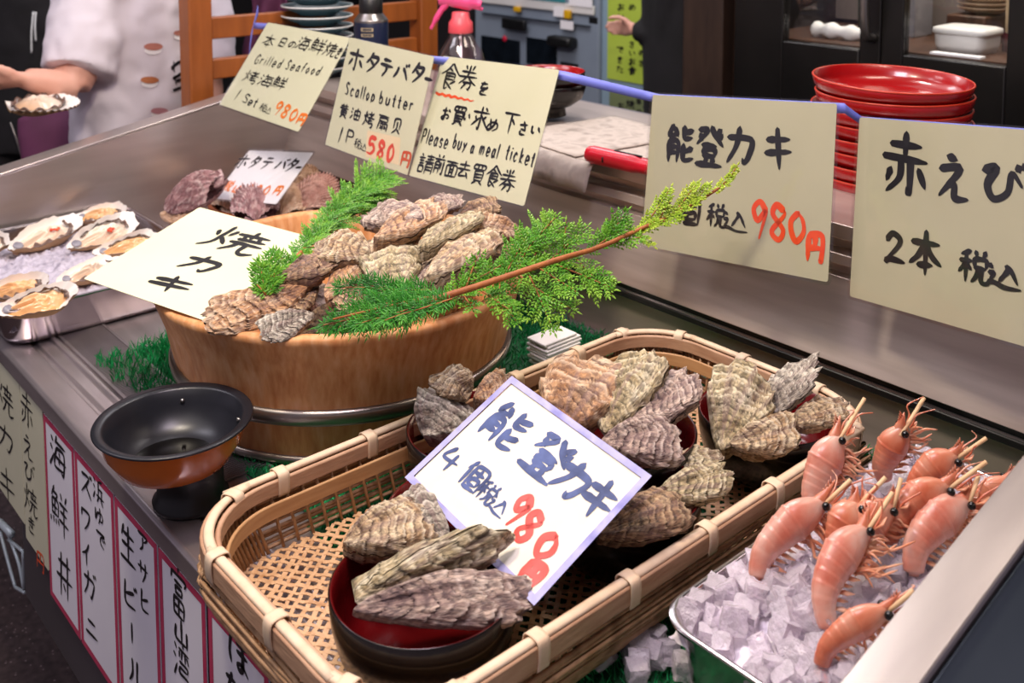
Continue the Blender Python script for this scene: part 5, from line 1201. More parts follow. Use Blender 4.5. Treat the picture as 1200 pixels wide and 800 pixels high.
b = MB(); text(b, g2, CR, [('5', 262, 615, 60, 110), ('8', 315, 638, 62, 110), ('0', 368, 655, 50, 110)], ax, ay, .0066); b.build('price_lettering', simple('red_price', ['#e2452c', '#ea6048'], .5), r, smooth=False)
b = MB(); text(b, g2, CR, [('円', 450, 690, 62, 92)], ax, ay, .0046); b.build('yen_lettering', simple('brick_ink', ['#d0522a', '#da6236'], .5), r, smooth=False)
# meal ticket
g3 = pose(1.5, 563.09, 146.87, -.3912, .0093, -.0369, .2623, .1965); ax, ay = edges([(516, 63), (660, 81), (613, 243), (480, 208)])
r = price_sign(g3, 'notice_sign', 'meal ticket notice sign with a wavy red line above the tub', 'paper', .257, .192)
CR = (480, 60, 4.324); b = MB()
text(b, g3, CR, [('食', 208, 130, 100, 150), ('券', 298, 135, 100, 145), ('を', 378, 190, 60, 80), ('お', 187, 315, 50, 70), ('買', 252, 325, 70, 110), ('い', 292, 330, 45, 55), ('求', 360, 340, 95, 135), ('め', 425, 372, 65, 80), ('下', 515, 360, 90, 135), ('さ', 578, 392, 58, 80), ('い', 640, 398, 62, 62)], ax, ay, .0040)
text(b, g3, CR, line('Please', (62, 426), (203, 462), 24, 92)+line('buy', (222, 452), (296, 476), 24, 90)+line('a', (312, 484), (334, 490), 22, 80)+line('meal', (354, 486), (458, 512), 23, 90)+line('ticket', (488, 508), (640, 552), 25, 94), ax, ay, .0032)
text(b, g3, CR, [('請', 85, 570, 85, 115), ('前', 153, 575, 62, 110), ('面', 213, 598, 66, 90), ('去', 278, 600, 70, 100), ('買', 352, 622, 74, 120), ('食', 428, 635, 84, 125), ('券', 500, 655, 90, 130)], ax, ay, .0034); b.build('lettering', 'ink', r, smooth=False)
b = MB(); text(b, g3, CR, [('~', 235, 232, 200, 30)], ax, ay, .0042); b.build('wavy_line', 'ink_red', r, smooth=False)
# noto oysters on the ledge
g4 = pose(1.3, 858.08, 210.49, -.2117, -.0342, -.1084, .295, .2121); ax, ay = edges([(762, 108), (985.5, 118), (973, 335), (750, 290)])
r = price_sign(g4, 'price_sign', 'laminated oyster price sign with the cypress tip before it', 'paper_shaded', .287, .205)
CR = (750, 100, 3.333); b = MB()
text(b, g4, CR, [('能', 158, 228, 120, 165), ('登', 272, 235, 118, 175), ('カ', 390, 235, 125, 160), ('キ', 540, 245, 118, 180)], ax, ay, .0085)
text(b, g4, CR, [('4', 105, 470, 68, 115), ('個', 190, 490, 92, 120)], ax, ay, .0066)
text(b, g4, CR, [('税', 298, 508, 78, 100), ('込', 372, 530, 100, 90)], ax, ay, .0044); b.build('lettering', 'ink', r, smooth=False)
b = MB(); text(b, g4, CR, [('9', 466, 522, 100, 175), ('8', 540, 535, 100, 160), ('0', 615, 552, 90, 130), ('円', 684, 632, 82, 120)], ax, ay, .0074); b.build('price_lettering', 'ink_red', r, smooth=False)
# red shrimp
g5 = pose(1.075, 1112.4, 261.13, -.165, -.2834, -.1332, .2746, .2127); ax, ay = edges([(1010, 133), (1255, 153), (1255, 425), (988, 349)])
r = price_sign(g5, 'price_sign', 'laminated shrimp price sign cut off by the right edge of the photo', 'paper_shaded', .267, .206)
CR = (980, 130, 2.857); b = MB()
text(b, g5, CR, [('赤', 232, 178, 168, 230), ('え', 388, 222, 122, 170), ('び', 558, 240, 160, 150)], ax, ay, .0092)
text(b, g5, CR, [('2', 196, 460, 85, 115), ('本', 300, 475, 130, 165)], ax, ay, .0075)
text(b, g5, CR, [('税', 462, 520, 110, 120), ('込', 562, 552, 120, 90)], ax, ay, .0056); b.build('lettering', 'ink', r, smooth=False)
b = MB(); text(b, g5, CR, [('9', 668, 560, 90, 150)], ax, ay, .0074); b.build('price_lettering', 'ink_red', r, smooth=False)
# tilted card in the basket
g6 = pose(.945, 612.07, 559.80, -1.0736, -.0163, .094, .209, .1434); ax, ay = edges([(599, 440), (765.5, 561), (625.5, 708), (477, 563)])
r = price_sign(g6, 'price_card', 'white laminated oyster card tilted across the bowls in the basket', 'paper_card', .196, .131, 'laminate_blue')
b = MB(); 
for (u0, u1, v0, v1) in ((-.1045, -.0975, -.0717, .0717), (.0975, .1045, -.0717, .0717), (-.0975, .0975, -.0717, -.0650), (-.0975, .0975, .0650, .0717)):
    b.add([g6.P(u, v, .0019) for u, v in ((u0, v0), (u1, v0), (u1, v1), (u0, v1))], [(0, 1, 2, 3)])
b.build('film_edge', 'film_edge', r, smooth=False)
CR = (475, 430, 2.857); b = MB()
text(b, g6, CR, [('能', 338, 200, 150, 170), ('登', 480, 300, 150, 180), ('カ', 560, 375, 130, 150), ('キ', 648, 440, 130, 165)], ax, ay, .0072)
text(b, g6, CR, [('4', 155, 312, 70, 100), ('個', 232, 368, 82, 110)], ax, ay, .0042)
text(b, g6, CR, [('税', 276, 420, 68, 85), ('込', 312, 465, 72, 66)], ax, ay, .0029); b.build('lettering', 'ink_blue', r, smooth=False)
b = MB(); text(b, g6, CR, [('9', 378, 480, 84, 140), ('8', 415, 535, 92, 130), ('0', 475, 598, 90, 105), ('円', 425, 690, 78, 88)], ax, ay, .0072); b.build('price_lettering', 'ink_pink', r, smooth=False)
# cream sign lying on tub and tray
g7 = pose(1.322, 238.12, 303.02, -1.3441, .459, .1581, .2236, .1951)
r = price_sign(g7, 'price_sign', 'cream grilled oyster sign lying flat between left tray and cedar tub', 'paper', .2236, .1951, None)
CR = (100, 240, 4.8); b = MB(); ax7 = (.965, .25); ay7 = (-.84, .54)
text(b, g7, CR, [('焼', 850, 205, 330, 240), ('カ', 650, 332, 230, 150), ('キ', 480, 446, 260, 150)], ax7, ay7, .0074); b.build('lettering', 'ink', r, smooth=False)
# white scallop card
g8 = pose(1.93, 307.39, 206.03, -.8906, -.0017, -.2103, .2052, .1288); ax, ay = edges([(288, 173), (375, 178), (320, 240), (250, 236)])
r = price_sign(g8, 'price_card', 'small white laminated scallop card standing among the scallops', 'paper_white', .196, .12)
CR = (180, 160, 5); b = MB()
text(b, g8, CR, [('ホ', 522, 148, 78, 110), ('タ', 597, 152, 60, 100), ('テ', 668, 158, 66, 100), ('バ', 752, 165, 70, 90), ('タ', 815, 168, 60, 110), ('ー', 852, 182, 40, 40)], ax, ay, .0052); b.build('lettering', 'ink', r, smooth=False)
b = MB(); text(b, g8, CR, [('税', 440, 290, 50, 80), ('込', 492, 308, 55, 60), ('5', 560, 312, 46, 80), ('8', 612, 316, 46, 80), ('0', 664, 318, 44, 80), ('円', 730, 318, 50, 70)], ax, ay, .0046); b.build('price_lettering', 'ink_orange', r, smooth=False)

# ------------------------------------------------------------------ banners on the front
GY = YF-.0035
def banner(name, label, x0, x1, ztop_, zbot, paper, border, rows, price=None):
    pa = aty(x0[0], x0[1], GY); pb = aty(x1[0], x1[1], GY); xa, xb = pa.x, pb.x
    sg = Sign(((xa+xb)/2, GY, (ztop_+zbot)/2), (1, 0, 0), (0, 0, -1), xb-xa, ztop_-zbot)
    r = thing(name, label, 'banner', tuple(sg.o), 'paper banners on the counter front'); b = MB(); sheet(b, sg, sg.w, sg.h, -.0008, .0006, .002); b.build('paper', paper, r, smooth=False)
    if border:
        b = MB(); t = .0085; W, H = sg.w, sg.h
        for (u0, u1, v0, v1) in ((-W/2, -W/2+t, -H/2, H/2), (W/2-t, W/2, -H/2, H/2), (-W/2+t, W/2-t, -H/2, -H/2+t), (-W/2+t, W/2-t, H/2-t, H/2)):
            b.add([sg.P(u, v, .0009) for u, v in ((u0, v0), (u1, v0), (u1, v1), (u0, v1))], [(0, 1, 2, 3)])
        b.build('border', 'border_red', r, smooth=False)
    b = MB(); 
    for ch, x, y, sx, sy, wd in rows: char(b, sg, ch, (x, y), (sx, sx*1.1), (sy*.02, sy), wd, .0011)
    b.build('lettering', 'ink', r, smooth=False)
    if price:
        b = MB()
        for ch, x, y, sx, sy, wd in price: char(b, sg, ch, (x, y), (sx, sx*1.1), (sy*.02, sy), wd, .0011)
        b.build('price_lettering', 'ink_red', r, smooth=False)
ZT, ZBt = -.029, -.288
def H(items, k=2., ox=0, oy=400): return [(c, ox+x/k, oy+y/k, sx/k, sy/k, wd) for c, x, y, sx, sy, wd in items]
banner('paper_banner', 'beige banner farthest left on the counter front, cut by the photo edge', (-24, 400), (22.5, 445), -.012, -.24, 'paper_beige', False, H([('焼', 12, 130, 44, 85, .0045), ('カ', 14, 225, 40, 65, .0045), ('キ', 18, 335, 40, 90, .0045)]))
banner('paper_banner', 'beige banner with many small characters, second along the counter front', (23, 445), (49.5, 474), ZT+.012, ZBt+.03, 'paper_beige', False, H([('赤', 64, 160, 32, 90, .0038), ('え', 66, 245, 26, 60, .0036), ('び', 70, 305, 28, 50, .0036), ('焼', 74, 372, 34, 75, .0034), ('き', 76, 430, 24, 45, .003)]), H([('円', 96, 515, 22, 45, .0034)]))
banner('paper_banner', 'red bordered white banner with three large characters beside the beige ones', (51, 477), (86.5, 516), ZT, ZBt, 'paper_banner', True, H([('海', 138, 265, 42, 95, .0052), ('鮮', 141, 400, 42, 110, .0046), ('丼', 153, 550, 38, 115, .0056)]))
banner('paper_banner', 'red bordered banner with two columns of small characters, left of the pan', (87.5, 517), (133, 570), ZT, ZBt, 'paper_banner', True, H([('浜', 232, 350, 26, 62, .0034), ('ゆ', 234, 408, 24, 45, .0034), ('で', 238, 462, 24, 42, .0034), ('ズ', 204, 335, 28, 65, .0042), ('ワ', 202, 415, 24, 58, .0042), ('イ', 204, 495, 26, 62, .0042), ('ガ', 212, 568, 32, 72, .0042), ('ニ', 217, 670, 32, 60, .0046)]))
banner('paper_banner', 'red bordered banner right below the orange pan and its stand', (134.5, 571), (184, 626), ZT, ZBt, 'paper_banner', True, H([('ア', 336, 470, 26, 52, .0036), ('サ', 337, 540, 26, 55, .0036), ('ヒ', 341, 610, 24, 60, .0036), ('生', 302, 475, 38, 95, .005), ('ビ', 306, 595, 36, 68, .0048), ('|', 311, 682, 14, 55, .0046), ('ル', 320, 775, 36, 72, .005)]))
banner('paper_banner', 'red bordered banner beside the near left corner of the basket', (186, 628), (240.5, 690), ZT, ZBt, 'paper_banner', True, H([('富', 240, 372, 78, 240, .0042), ('山', 254, 562, 72, 130, .0048), ('湾', 255, 705, 76, 190, .0036)], 4., 150, 600))
banner('paper_banner', 'red bordered banner farthest right, under the basket, at the photo bottom', (244, 694), (315, 772), ZT, ZBt, 'paper_banner', True, H([('ぼ', 520, 660, 105, 180, .0056), ('た', 505, 830, 95, 150, .0056)], 4., 150, 600))

# ------------------------------------------------------------------ blue tape that carries the signs
b = MB()
def ribbon(mb, pts, wd):
    P = [Vector(a).lerp(Vector(b_), t/6) for a, b_ in zip(pts[:-1], pts[1:]) for t in range(6)]+[Vector(pts[-1])]; k = len(P); vs = []
    for i, p in enumerate(P): tws = .3*math.sin(i*.21); u = Vector((0, math.sin(tws), math.cos(tws))); vs += [p-u*wd/2, p+u*wd/2]
    mb.add(vs, [(2*i, 2*i+2, 2*i+3, 2*i+1) for i in range(k-1)])
tl = lambda sg, u, dy: sg.P(u*sg.w, -sg.h*.5+.009, -.006)+Vector((0, dy, 0))
tpts = [atd(297, 30, 2.17), tl(g1, -.42, .004), tl(g1, .45, .004), tl(g2, -.4, .004), tl(g2, .4, .004), tl(g3, -.4, .003), tl(g3, .5, .003), tl(g4, -.48, .004), tl(g4, .5, .004), tl(g5, -.5, .004), tl(g5, .49, .004)]
ribbon(b, tpts, .013); o = b.build('tape', 'blue_tape'); sm = o.modifiers.new('thick', 'SOLIDIFY'); sm.thickness = .0006; tag(o, 'blue plastic tape stretched above the counter holding up the signs', 'tape')

# ------------------------------------------------------------------ things on the ledge
# red dishes
def dish(x, y, z, R, label, tilt=(0, 0), H=.034):
    bowl('red_dish', label, x, y, z, R, H, cat='dish', outer='bowl_bright', inner='bowl_bright', group='red dishes stacked on the ledge', foot=.52, rim='bowl_rim', tilt=tilt)
c = atz(1046, 92, .405); RD = 90*depth(c)/F; dx, dy = c.x, c.y
names = ['topmost red dish of the stack on the ledge, slightly tilted', 'second red dish from the top of the stack', 'third red dish from the top of the stack'] + ['%s red dish from the top, seen between two signs' % q for q in ('fourth', 'fifth', 'sixth', 'seventh', 'eighth', 'ninth')]
Ztop = c.z; stepz = .0195; nD = 9
for i in range(nD):
    dish(dx+(.002 if i % 2 else -.002), dy, Ztop-.034-i*stepz, RD*(.985 if i % 2 else 1.0), names[i], tilt=(.0, .03) if i == 0 else (0, 0))
zb_ = Ztop-.034-(nD-1)*stepz
sr = thing('dish_rest', 'dark block under the stack of red dishes on the ledge', 'block', (dx, dy, LEDGE)); b = MB(); b.lathe([(.001, LEDGE+.001), (RD*.62, LEDGE+.001), (RD*.6, zb_-.001), (.001, zb_-.001)], 40, (dx, dy, 0)); b.build('ring', 'black_plastic', sr, angle=40)
# black soup bowls on newspaper
pp = aty(622, 162, 1.26); zb0 = LEDGE+.008
def soup(x, y, z, R, H, label):
    t = thing('soup_bowl', label, 'bowl', (x, y, z), 'black soup bowls on the ledge', rot=(0, 0, 0))
    b = MB(); b.lathe([(.001, .012), (R*.42, .012), (R*.46, 0), (R*.50, 0), (R*.47, .014), (R*.66, .020), (R*.90, H*.55), (R*.985, H*.85), (R, H), (R-.001, H+.001)], 56); b.build('outside', 'bowl_black', t)
    b = MB(); b.lathe([(R-.001, H+.001), (R-.003, H), (R*.95, H*.8), (R*.84, H*.55), (R*.6, .026), (.001, .022)], 56); b.build('inside', 'bowl_bright', t)
sx_, sy_ = pp.x+.0, 1.30; Rb = .074
soup(sx_, sy_, zb0, Rb, .060, 'lower black soup bowl standing on the papers behind the notice sign')
soup(sx_, sy_, zb0+.026, Rb*.97, .056, 'upper black soup bowl, red inside, stacked on the other')
nw = [('sheet of newspaper lying lowest under the soup bowls', (-1.27, 1.118), (-1.045, 1.36), .0012, .10), ('folded newspaper on top, right beside the red tool', (-1.30, 1.13), (-1.10, 1.38), .0048, -.12)]
for i, (lab, (x0, y0), (x1, y1), dz, rot) in enumerate(nw):
    b = MB(); cx, cy = (x0+x1)/2, (y0+y1)/2
    def fn(u, v):
        x, y = (u-.5)*(x1-x0), (v-.5)*(y1-y0); c_, s_ = math.cos(rot), math.sin(rot)
        zz = LEDGE+dz+.0012*abs(fbm(u*3, v*3, i)); yy = cy+s_*x+c_*y+.004*n3(u*12, i)*(1-v)
        return (cx+c_*x-s_*y, yy, zz)
    b.grid(fn, 20, 20); o = b.build('newspaper', 'news'); sm = o.modifiers.new('thick', 'SOLIDIFY'); sm.thickness = .002; sm.offset = 1; tag(o, lab, 'newspaper')
b = MB(); b.grid(lambda u, v: (-1.24+.17*u, 1.118-.022*v+.004*n3(u*9, v*2), LEDGE+.003-.040*v*v+.006*n3(u*14, v)*v), 24, 6); o = b.build('paper_scrap', 'news'); sm = o.modifiers.new('thick', 'SOLIDIFY'); sm.thickness = .0012; tag(o, 'torn newspaper edge hanging over the steel ledge beside the notice sign', 'newspaper')
p0, p1 = atz(690, 180, LEDGE+.018), atz(770, 198, LEDGE+.018); rt_ = thing('red_tool', 'red plastic handled tool lying on the ledge left of the oyster sign', 'tool', ((p0.x+p1.x)/2, (p0.y+p1.y)/2, LEDGE))
b = MB(); pts = crom([p0, p0.lerp(p1, .12), p0.lerp(p1, .5), p1], 6); k = len(pts); b.tube(pts, [.006]+[.013]*3+[.0145]*(k-8)+[.0125]*4, 14, flat=.95, up=(0, 0, 1)); b.build('handle', 'red_plastic', rt_)
b = MB(); u = (p1-p0).normalized(); b.tube([p1-u*.004, p1+u*.10], [.006, .005], 10); b.build('shaft', 'grey_metal', rt_)
b = MB(); s_ = Vector((-u.y, u.x, 0)); q = p0.lerp(p1, .55); b.tube([q-u*.02+Vector((0, 0, .0135)), q+u*.03+Vector((0, 0, .0135))], .0028, 6, flat=.4); b.build('slot', 'black_plastic', rt_)
b = MB(); q = p0.lerp(p1, .30)-s_*.0138 if s_.dot(Vector(CAM)-p0) < 0 else p0.lerp(p1, .30)+s_*.0138; b.tube([q-Vector((0, 0, .004)), q+Vector((0, 0, .004))], .0018, 6); b.build('switch', 'black_plastic', rt_)
# stack of blue grey plates
pl = aty(372, 30, 1.235); zt_ = aty(372, 4, 1.235).z
for i in range(14):
    z = LEDGE+.002+i*.0235
    t = thing('plate', ['celadon plate in the tall stack, hidden low behind the yellow sign', 'celadon plate with white rim high in the tall stack behind the yellow sign'][1 if i > 8 else 0], 'plate', (pl.x, 1.235, z), 'celadon plates stacked behind the signs'); o = t['_o']
    b = MB(); b.lathe([(.001, .0), (.045, 0), (.047, .004), (.070, .012), (.0815, .0205), (.0815, .022), (.068, .015), (.04, .006), (.001, .006)], 48, o); b.build('dish', 'celadon', t)
    b = MB(); b.tube([(o[0]+.0818*math.cos(a), o[1]+.0818*math.sin(a), o[2]+.0212) for a in [i_*2*math.pi/48 for i_ in range(49)]], .0018, 6, caps=False); b.build('rim', 'white_rim', t)
# spray can
pc = aty(435, 30, 1.27); cn = thing('spray_can', 'navy spray can with silver shoulder and black cap behind the signs', 'can', (pc.x, 1.27, LEDGE)); o = cn['_o']
zS = aty(435, 25, 1.27).z-LEDGE; zC = aty(435, 18, 1.27).z-LEDGE; rC = 20*depth(pc)/F
b = MB(); b.lathe([(.001, .001), (rC-.003, .001), (rC, .004), (rC, zS-.002), (rC-.001, zS)], 40, o); b.build('body', 'can_navy', cn)
b = MB(); b.lathe([(rC-.001, zS), (rC+.0006, zS+.002), (rC-.002, zS+.006), (rC*.62, zS+.022), (rC*.6, zS+.024)], 40, o); b.build('shoulder', 'grey_metal', cn)
b = MB(); b.lathe([(rC*.68, zS+.018), (rC*.70, zS+.022), (rC*.68, zS+.050), (rC*.55, zS+.056), (.001, zS+.057)], 32, o); b.build('cap', 'black_plastic', cn)
b = MB(); b.lathe([(rC*.25, zS+.056), (rC*.22, zS+.075), (.001, zS+.076)], 16, o); b.build('nozzle', 'grey_metal', cn)
for (zz, hh, aa, ww) in ((zS-.018, .007, .35, .35), (zS-.030, .006, .35, .35)):
    b = MB(); a0 = math.atan2(-o[1], -o[0])-.25
    for (u0, u1, v0, v1) in ((-ww, ww, 0, .0012), (-ww, ww, hh-.0012, hh), (-ww, -ww+.06, 0, hh), (ww-.06, ww, 0, hh)):
        b.grid(lambda u, v: (o[0]+(rC+.0006)*math.cos(a0+u0+(u1-u0)*u), o[1]+(rC+.0006)*math.sin(a0+u0+(u1-u0)*u), o[2]+zz+v0+(v1-v0)*v), 8, 1)
    b.build('label_frame', simple('label_gold', ['#c9b58a', '#d4c298'], .5), cn)
# pink spray bottle
ps = aty(540, 60, 1.33); sb = thing('spray_bottle', 'clear spray bottle with pink trigger head behind the notice sign', 'spray bottle', (ps.x, 1.33, LEDGE)); o = sb['_o']
zz = lambda y: aty(540, y, 1.33).z-LEDGE
kk = depth(ps)/F
b = MB(); b.lathe([(.001, .001), (34*kk, .001), (36*kk, .006), (35*kk, zz(96)*.8), (26*kk, zz(62)), (15*kk, zz(44)), (12*kk, zz(38)), (12*kk, zz(34))], 40, o); b.build('bottle', 'clear_plastic', sb)
b = MB(); b.lathe([(14*kk, zz(38)), (14.5*kk, zz(37)), (14*kk, zz(26)), (11*kk, zz(22)), (10*kk, zz(14)), (.001, zz(13))], 32, o); b.build('collar', 'coral', sb)
hd = RV; b = MB(); q = Vector((o[0], o[1], o[2]))
b.tube(crom([q+hd*24*kk+Vector((0, 0, zz(6))), q+hd*8*kk+Vector((0, 0, zz(2))), q-hd*12*kk+Vector((0, 0, zz(-2))), q-hd*26*kk+Vector((0, 0, zz(-1)))], 4), [5*kk]*3+[10*kk]*5+[9*kk]*3+[7*kk]*2, 12); b.build('head', 'pink', sb)
b = MB(); b.tube(crom([q-hd*16*kk+Vector((0, 0, zz(4))), q-hd*24*kk+Vector((0, 0, zz(14))), q-hd*35*kk+Vector((0, 0, zz(34)))], 5), [6*kk]*4+[5*kk]*4+[3*kk]*3, 10, flat=.7); b.build('trigger', 'pink', sb)
b = MB(); b.tube([q+hd*8*kk+Vector((0, 0, zz(6))), q+hd*26*kk+Vector((0, 0, zz(11)))], [3*kk, 2*kk], 8); b.build('nozzle', 'pink', sb)
b = MB(); b.tube([q+Vector((0, 0, zz(34))), q+Vector((.004, 0, .01))], .0022, 6); b.build('dip_tube', 'white_plastic', sb)

# ------------------------------------------------------------------ orange wooden frame at the end of the counter
def fx(px, py, d=2.25): return atd(px, py, d)
wf = thing('wooden_stand', 'orange brown wooden post and rails standing behind the left end panel', 'frame', tuple(Vector((fx(230, 128).x, fx(230, 128).y, -.85))))
P0 = fx(230, 60); hw = .027; b = MB(); b.box((P0.x-hw, P0.y-hw, -.85), (P0.x+hw, P0.y+hw, 1.0)); b.build('post', 'orange_wood', wf, smooth=False, bevel=.004)
P9 = Vector((P0.x-.0, P0.y+.62, 0)); b = MB(); b.box((P9.x-hw, P9.y-hw, -.85), (P9.x+hw, P9.y+hw, 1.0)); b.build('post', 'orange_wood', wf, smooth=False, bevel=.004)
for (ya, yb) in ((21, 47), (71, 95)):
    za, zb2 = fx(246, ya).z, fx(246, yb).z; b = MB(); b.box((P0.x-.012, P0.y+hw, zb2), (P0.x+.012, P9.y-hw, za)); b.build('rail', 'orange_wood', wf, smooth=False, bevel=.003)
b = MB(); s0 = fx(302, 12, 2.20); ribbon(b, [s0, fx(296, 32, 2.19), fx(293, 58, 2.19), fx(291, 85, 2.20)], .02); o = b.build('strap', 'blue_tape'); sm = o.modifiers.new('thick', 'SOLIDIFY'); sm.thickness = .001; tag(o, 'short blue strap hanging over the rails of the orange wooden frame', 'strap')

# ------------------------------------------------------------------ people
def remesh(o, vox, smooth_it=6):
    m = o.modifiers.new('blend', 'REMESH'); m.mode = 'VOXEL'; m.voxel_size = vox; m.use_smooth_shade = True
    s = o.modifiers.new('soft', 'SMOOTH'); s.factor = .5; s.iterations = smooth_it; return o
def wrinkle(o, size, strength):
    tx = bpy.data.textures.new('folds', 'CLOUDS'); tx.noise_scale = size; m = o.modifiers.new('folds', 'DISPLACE'); m.texture = tx; m.strength = strength; m.mid_level = .5; m.texture_coords = 'LOCAL'
def hand(mb, wrist, d, pn, ts, s=1.0, curl=.5, thumb=.5):
    """wrist point, finger direction, palm normal, thumb side"""
    d = d.normalized(); ts = (ts-d*ts.dot(d)).normalized(); pn = d.cross(ts).normalized() if d.cross(ts).dot(pn) > 0 else -d.cross(ts).normalized()
    for k, (o_, l, r_) in enumerate(((.030, .040, .0088), (.010, .045, .0092), (-.010, .041, .0088), (-.028, .033, .0078))):
        kn = wrist+(d*.082+ts*o_)*s; mb.tube([wrist+ts*o_*.5*s, kn], [.0145*s, .0118*s], 8)
        c = kn; dd = d.copy()
        for seg, f in enumerate((1, .65, .5)):
            a = curl*(.7+.25*seg+.06*k); dd = (dd*math.cos(a)+pn*math.sin(a)).normalized(); e = c+dd*l*f*s; mb.tube([c, e], [r_*s*(1-.07*seg), r_*s*(.9-.07*seg)], 8); c = e
        mb.tube([c, c+dd*.004*s], [r_*s*.75, r_*s*.4], 8)
    t0 = wrist+(d*.018+ts*.022)*s; t1 = t0+(d*.030+ts*.030+pn*.014)*s; t2 = t1+(d*.030+ts*.008+pn*.022*thumb*2)*s; t3 = t2+(d*.022-ts*.004+pn*.018*thumb*2)*s; mb.tube(crom([t0, t1, t2, t3], 3), [.014*s]*3+[.0112*s]*4+[.0095*s]*2+[.006*s], 8)
def head(mb, c, fwd, s=1.0):
    fwd = Vector(fwd).normalized(); side_ = fwd.cross(Vector((0, 0, 1))).normalized()
    def pt(a, b_, z): return c+fwd*a*s+side_*b_*s+Vector((0, 0, z*s))
    mb.tube([pt(-.015, 0, -.17), pt(-.01, 0, -.05)], [.052*s, .056*s], 12)
    mb.tube([pt(.012, 0, -.105), pt(.005, 0, -.06), pt(0, 0, 0), pt(-.005, 0, .07), pt(-.005, 0, .115)], [.038*s, .066*s, .082*s, .076*s, .03*s], 16)
    mb.tube([pt(.075, 0, .02), pt(.098, 0, -.022), pt(.082, 0, -.03)], [.008*s, .014*s, .010*s], 8)
    mb.tube([pt(.074, .022, -.062), pt(.082, 0, -.06), pt(.074, -.022, -.062)], [.004*s, .008*s, .004*s], 8)
    for q in (-1, 1): mb.tube([pt(-.005, q*.08, -.02), pt(-.01, q*.088, .02)], [.014*s, .017*s], 8)
# person in the white t-shirt
D1 = 2.46
p1 = thing('person', 'person in a white printed t-shirt holding out an open shell at the left', 'person', tuple(Vector((atd(150, 100, D1).x, atd(150, 100, D1).y, -.85))))
neck = atd(178, -78, D1); ch = atd(165, 0, D1); waist = atd(158, 130, D1); hipc = atd(158, 230, D1)
sh_n = atd(118, -36, D1-.10); sh_f = atd(226, -36, D1+.12)
el = atd(86, 104, 2.24); wr = atd(30, 92, 2.16)
b = MB(); head(b, neck+Vector((0, 0, .20)), (-.7, .2, -.1))
b.tube([neck+Vector((0, 0, .06)), neck, ch, waist, hipc], [.055, .07, .115, .11, .12], 14)
b.tube([sh_n, el.lerp(sh_n, .12), el], [.05, .046, .036], 12); b.tube([el, el.lerp(wr, .4), wr], [.037, .035, .024], 12)
hdir = (atd(-12, 98, 2.13)-wr); hand(b, wr, hdir, Vector((.05, .05, -1))*-1, atd(0, 80, 2.05)-atd(0, 110, 2.2), .92, -.25, .2)
el2 = atd(244, 110, D1+.05); b.tube([sh_f, el2], [.05, .038], 12); wr2 = atd(236, 210, D1-.1); b.tube([el2, wr2], [.036, .025], 12)
hand(b, wr2, Vector((0, 0, -1)), Vector((.6, -.6, 0)), Vector((-.6, .4, 0)), .95, .2)
for q in (-1, 1):
    hp = hipc+Vector((.05*q, .07*q, 0)); b.tube([hp, Vector((hp.x, hp.y, -.38)), Vector((hp.x, hp.y, -.80))], [.085, .06, .042], 12)
remesh(b.build('body', 'skin', p1), .007, 4)
b = MB()
tp = [neck+Vector((0, 0, -.03)), ch.lerp(neck, .35), ch, ch.lerp(waist, .5), waist, hipc]
e1 = Vector((_r[0], _r[1], 0)); e2 = Vector((-_r[1], _r[0], 0))
def ell(p, a, c): return [p+e1*(a*math.cos(t))+e2*(c*math.sin(t)) for t in [2*math.pi*i/28 for i in range(28)]]
loft(b, [ell(tp[0], .055, .06), ell(tp[1], .12, .15), ell(tp[2], .138, .165), ell(tp[3], .142, .165), ell(tp[4], .142, .16), ell(tp[5], .15, .165)], True, True)
b.tube([sh_n+e1*.03, sh_n.lerp(el, .35), sh_n.lerp(el, .88)], [.08, .088, .078], 16); b.tube([sh_f-e1*.02, sh_f.lerp(el2, .4), sh_f.lerp(el2, .85)], [.08, .085, .078], 16)
tsh = remesh(b.build('t_shirt', 'shirt', p1), .009, 8); wrinkle(tsh, .10, .030)
b = MB()
for q in (-1, 1):
    hp = hipc+Vector((.05*q, .07*q, .06)); b.tube([hp, Vector((hp.x, hp.y, -.38)), Vector((hp.x, hp.y, -.80))], [.13, .085, .07], 14)
remesh(b.build('trousers', 'jacket', p1), .012, 4)
b = MB(); b.grid(lambda u, v: tuple(neck+Vector((0, 0, .225))+Vector((math.sin(math.pi*u*.62)*math.cos(6.283*v)*.092, math.sin(math.pi*u*.62)*math.sin(6.283*v)*.092, math.cos(math.pi*u*.62)*.118))+Vector((.022, -.006, 0))), 14, 24); b.build('hair', 'wall_dark', p1)
for q in (-1, 1):
    b = MB(); hp = hipc+Vector((.05*q, .07*q, 0)); b.tube([Vector((hp.x+.05, hp.y, -.815)), Vector((hp.x-.05, hp.y, -.81)), Vector((hp.x-.15, hp.y, -.825))], [.034, .042, .026], 12); b.build('shoe', 'black_plastic', p1)
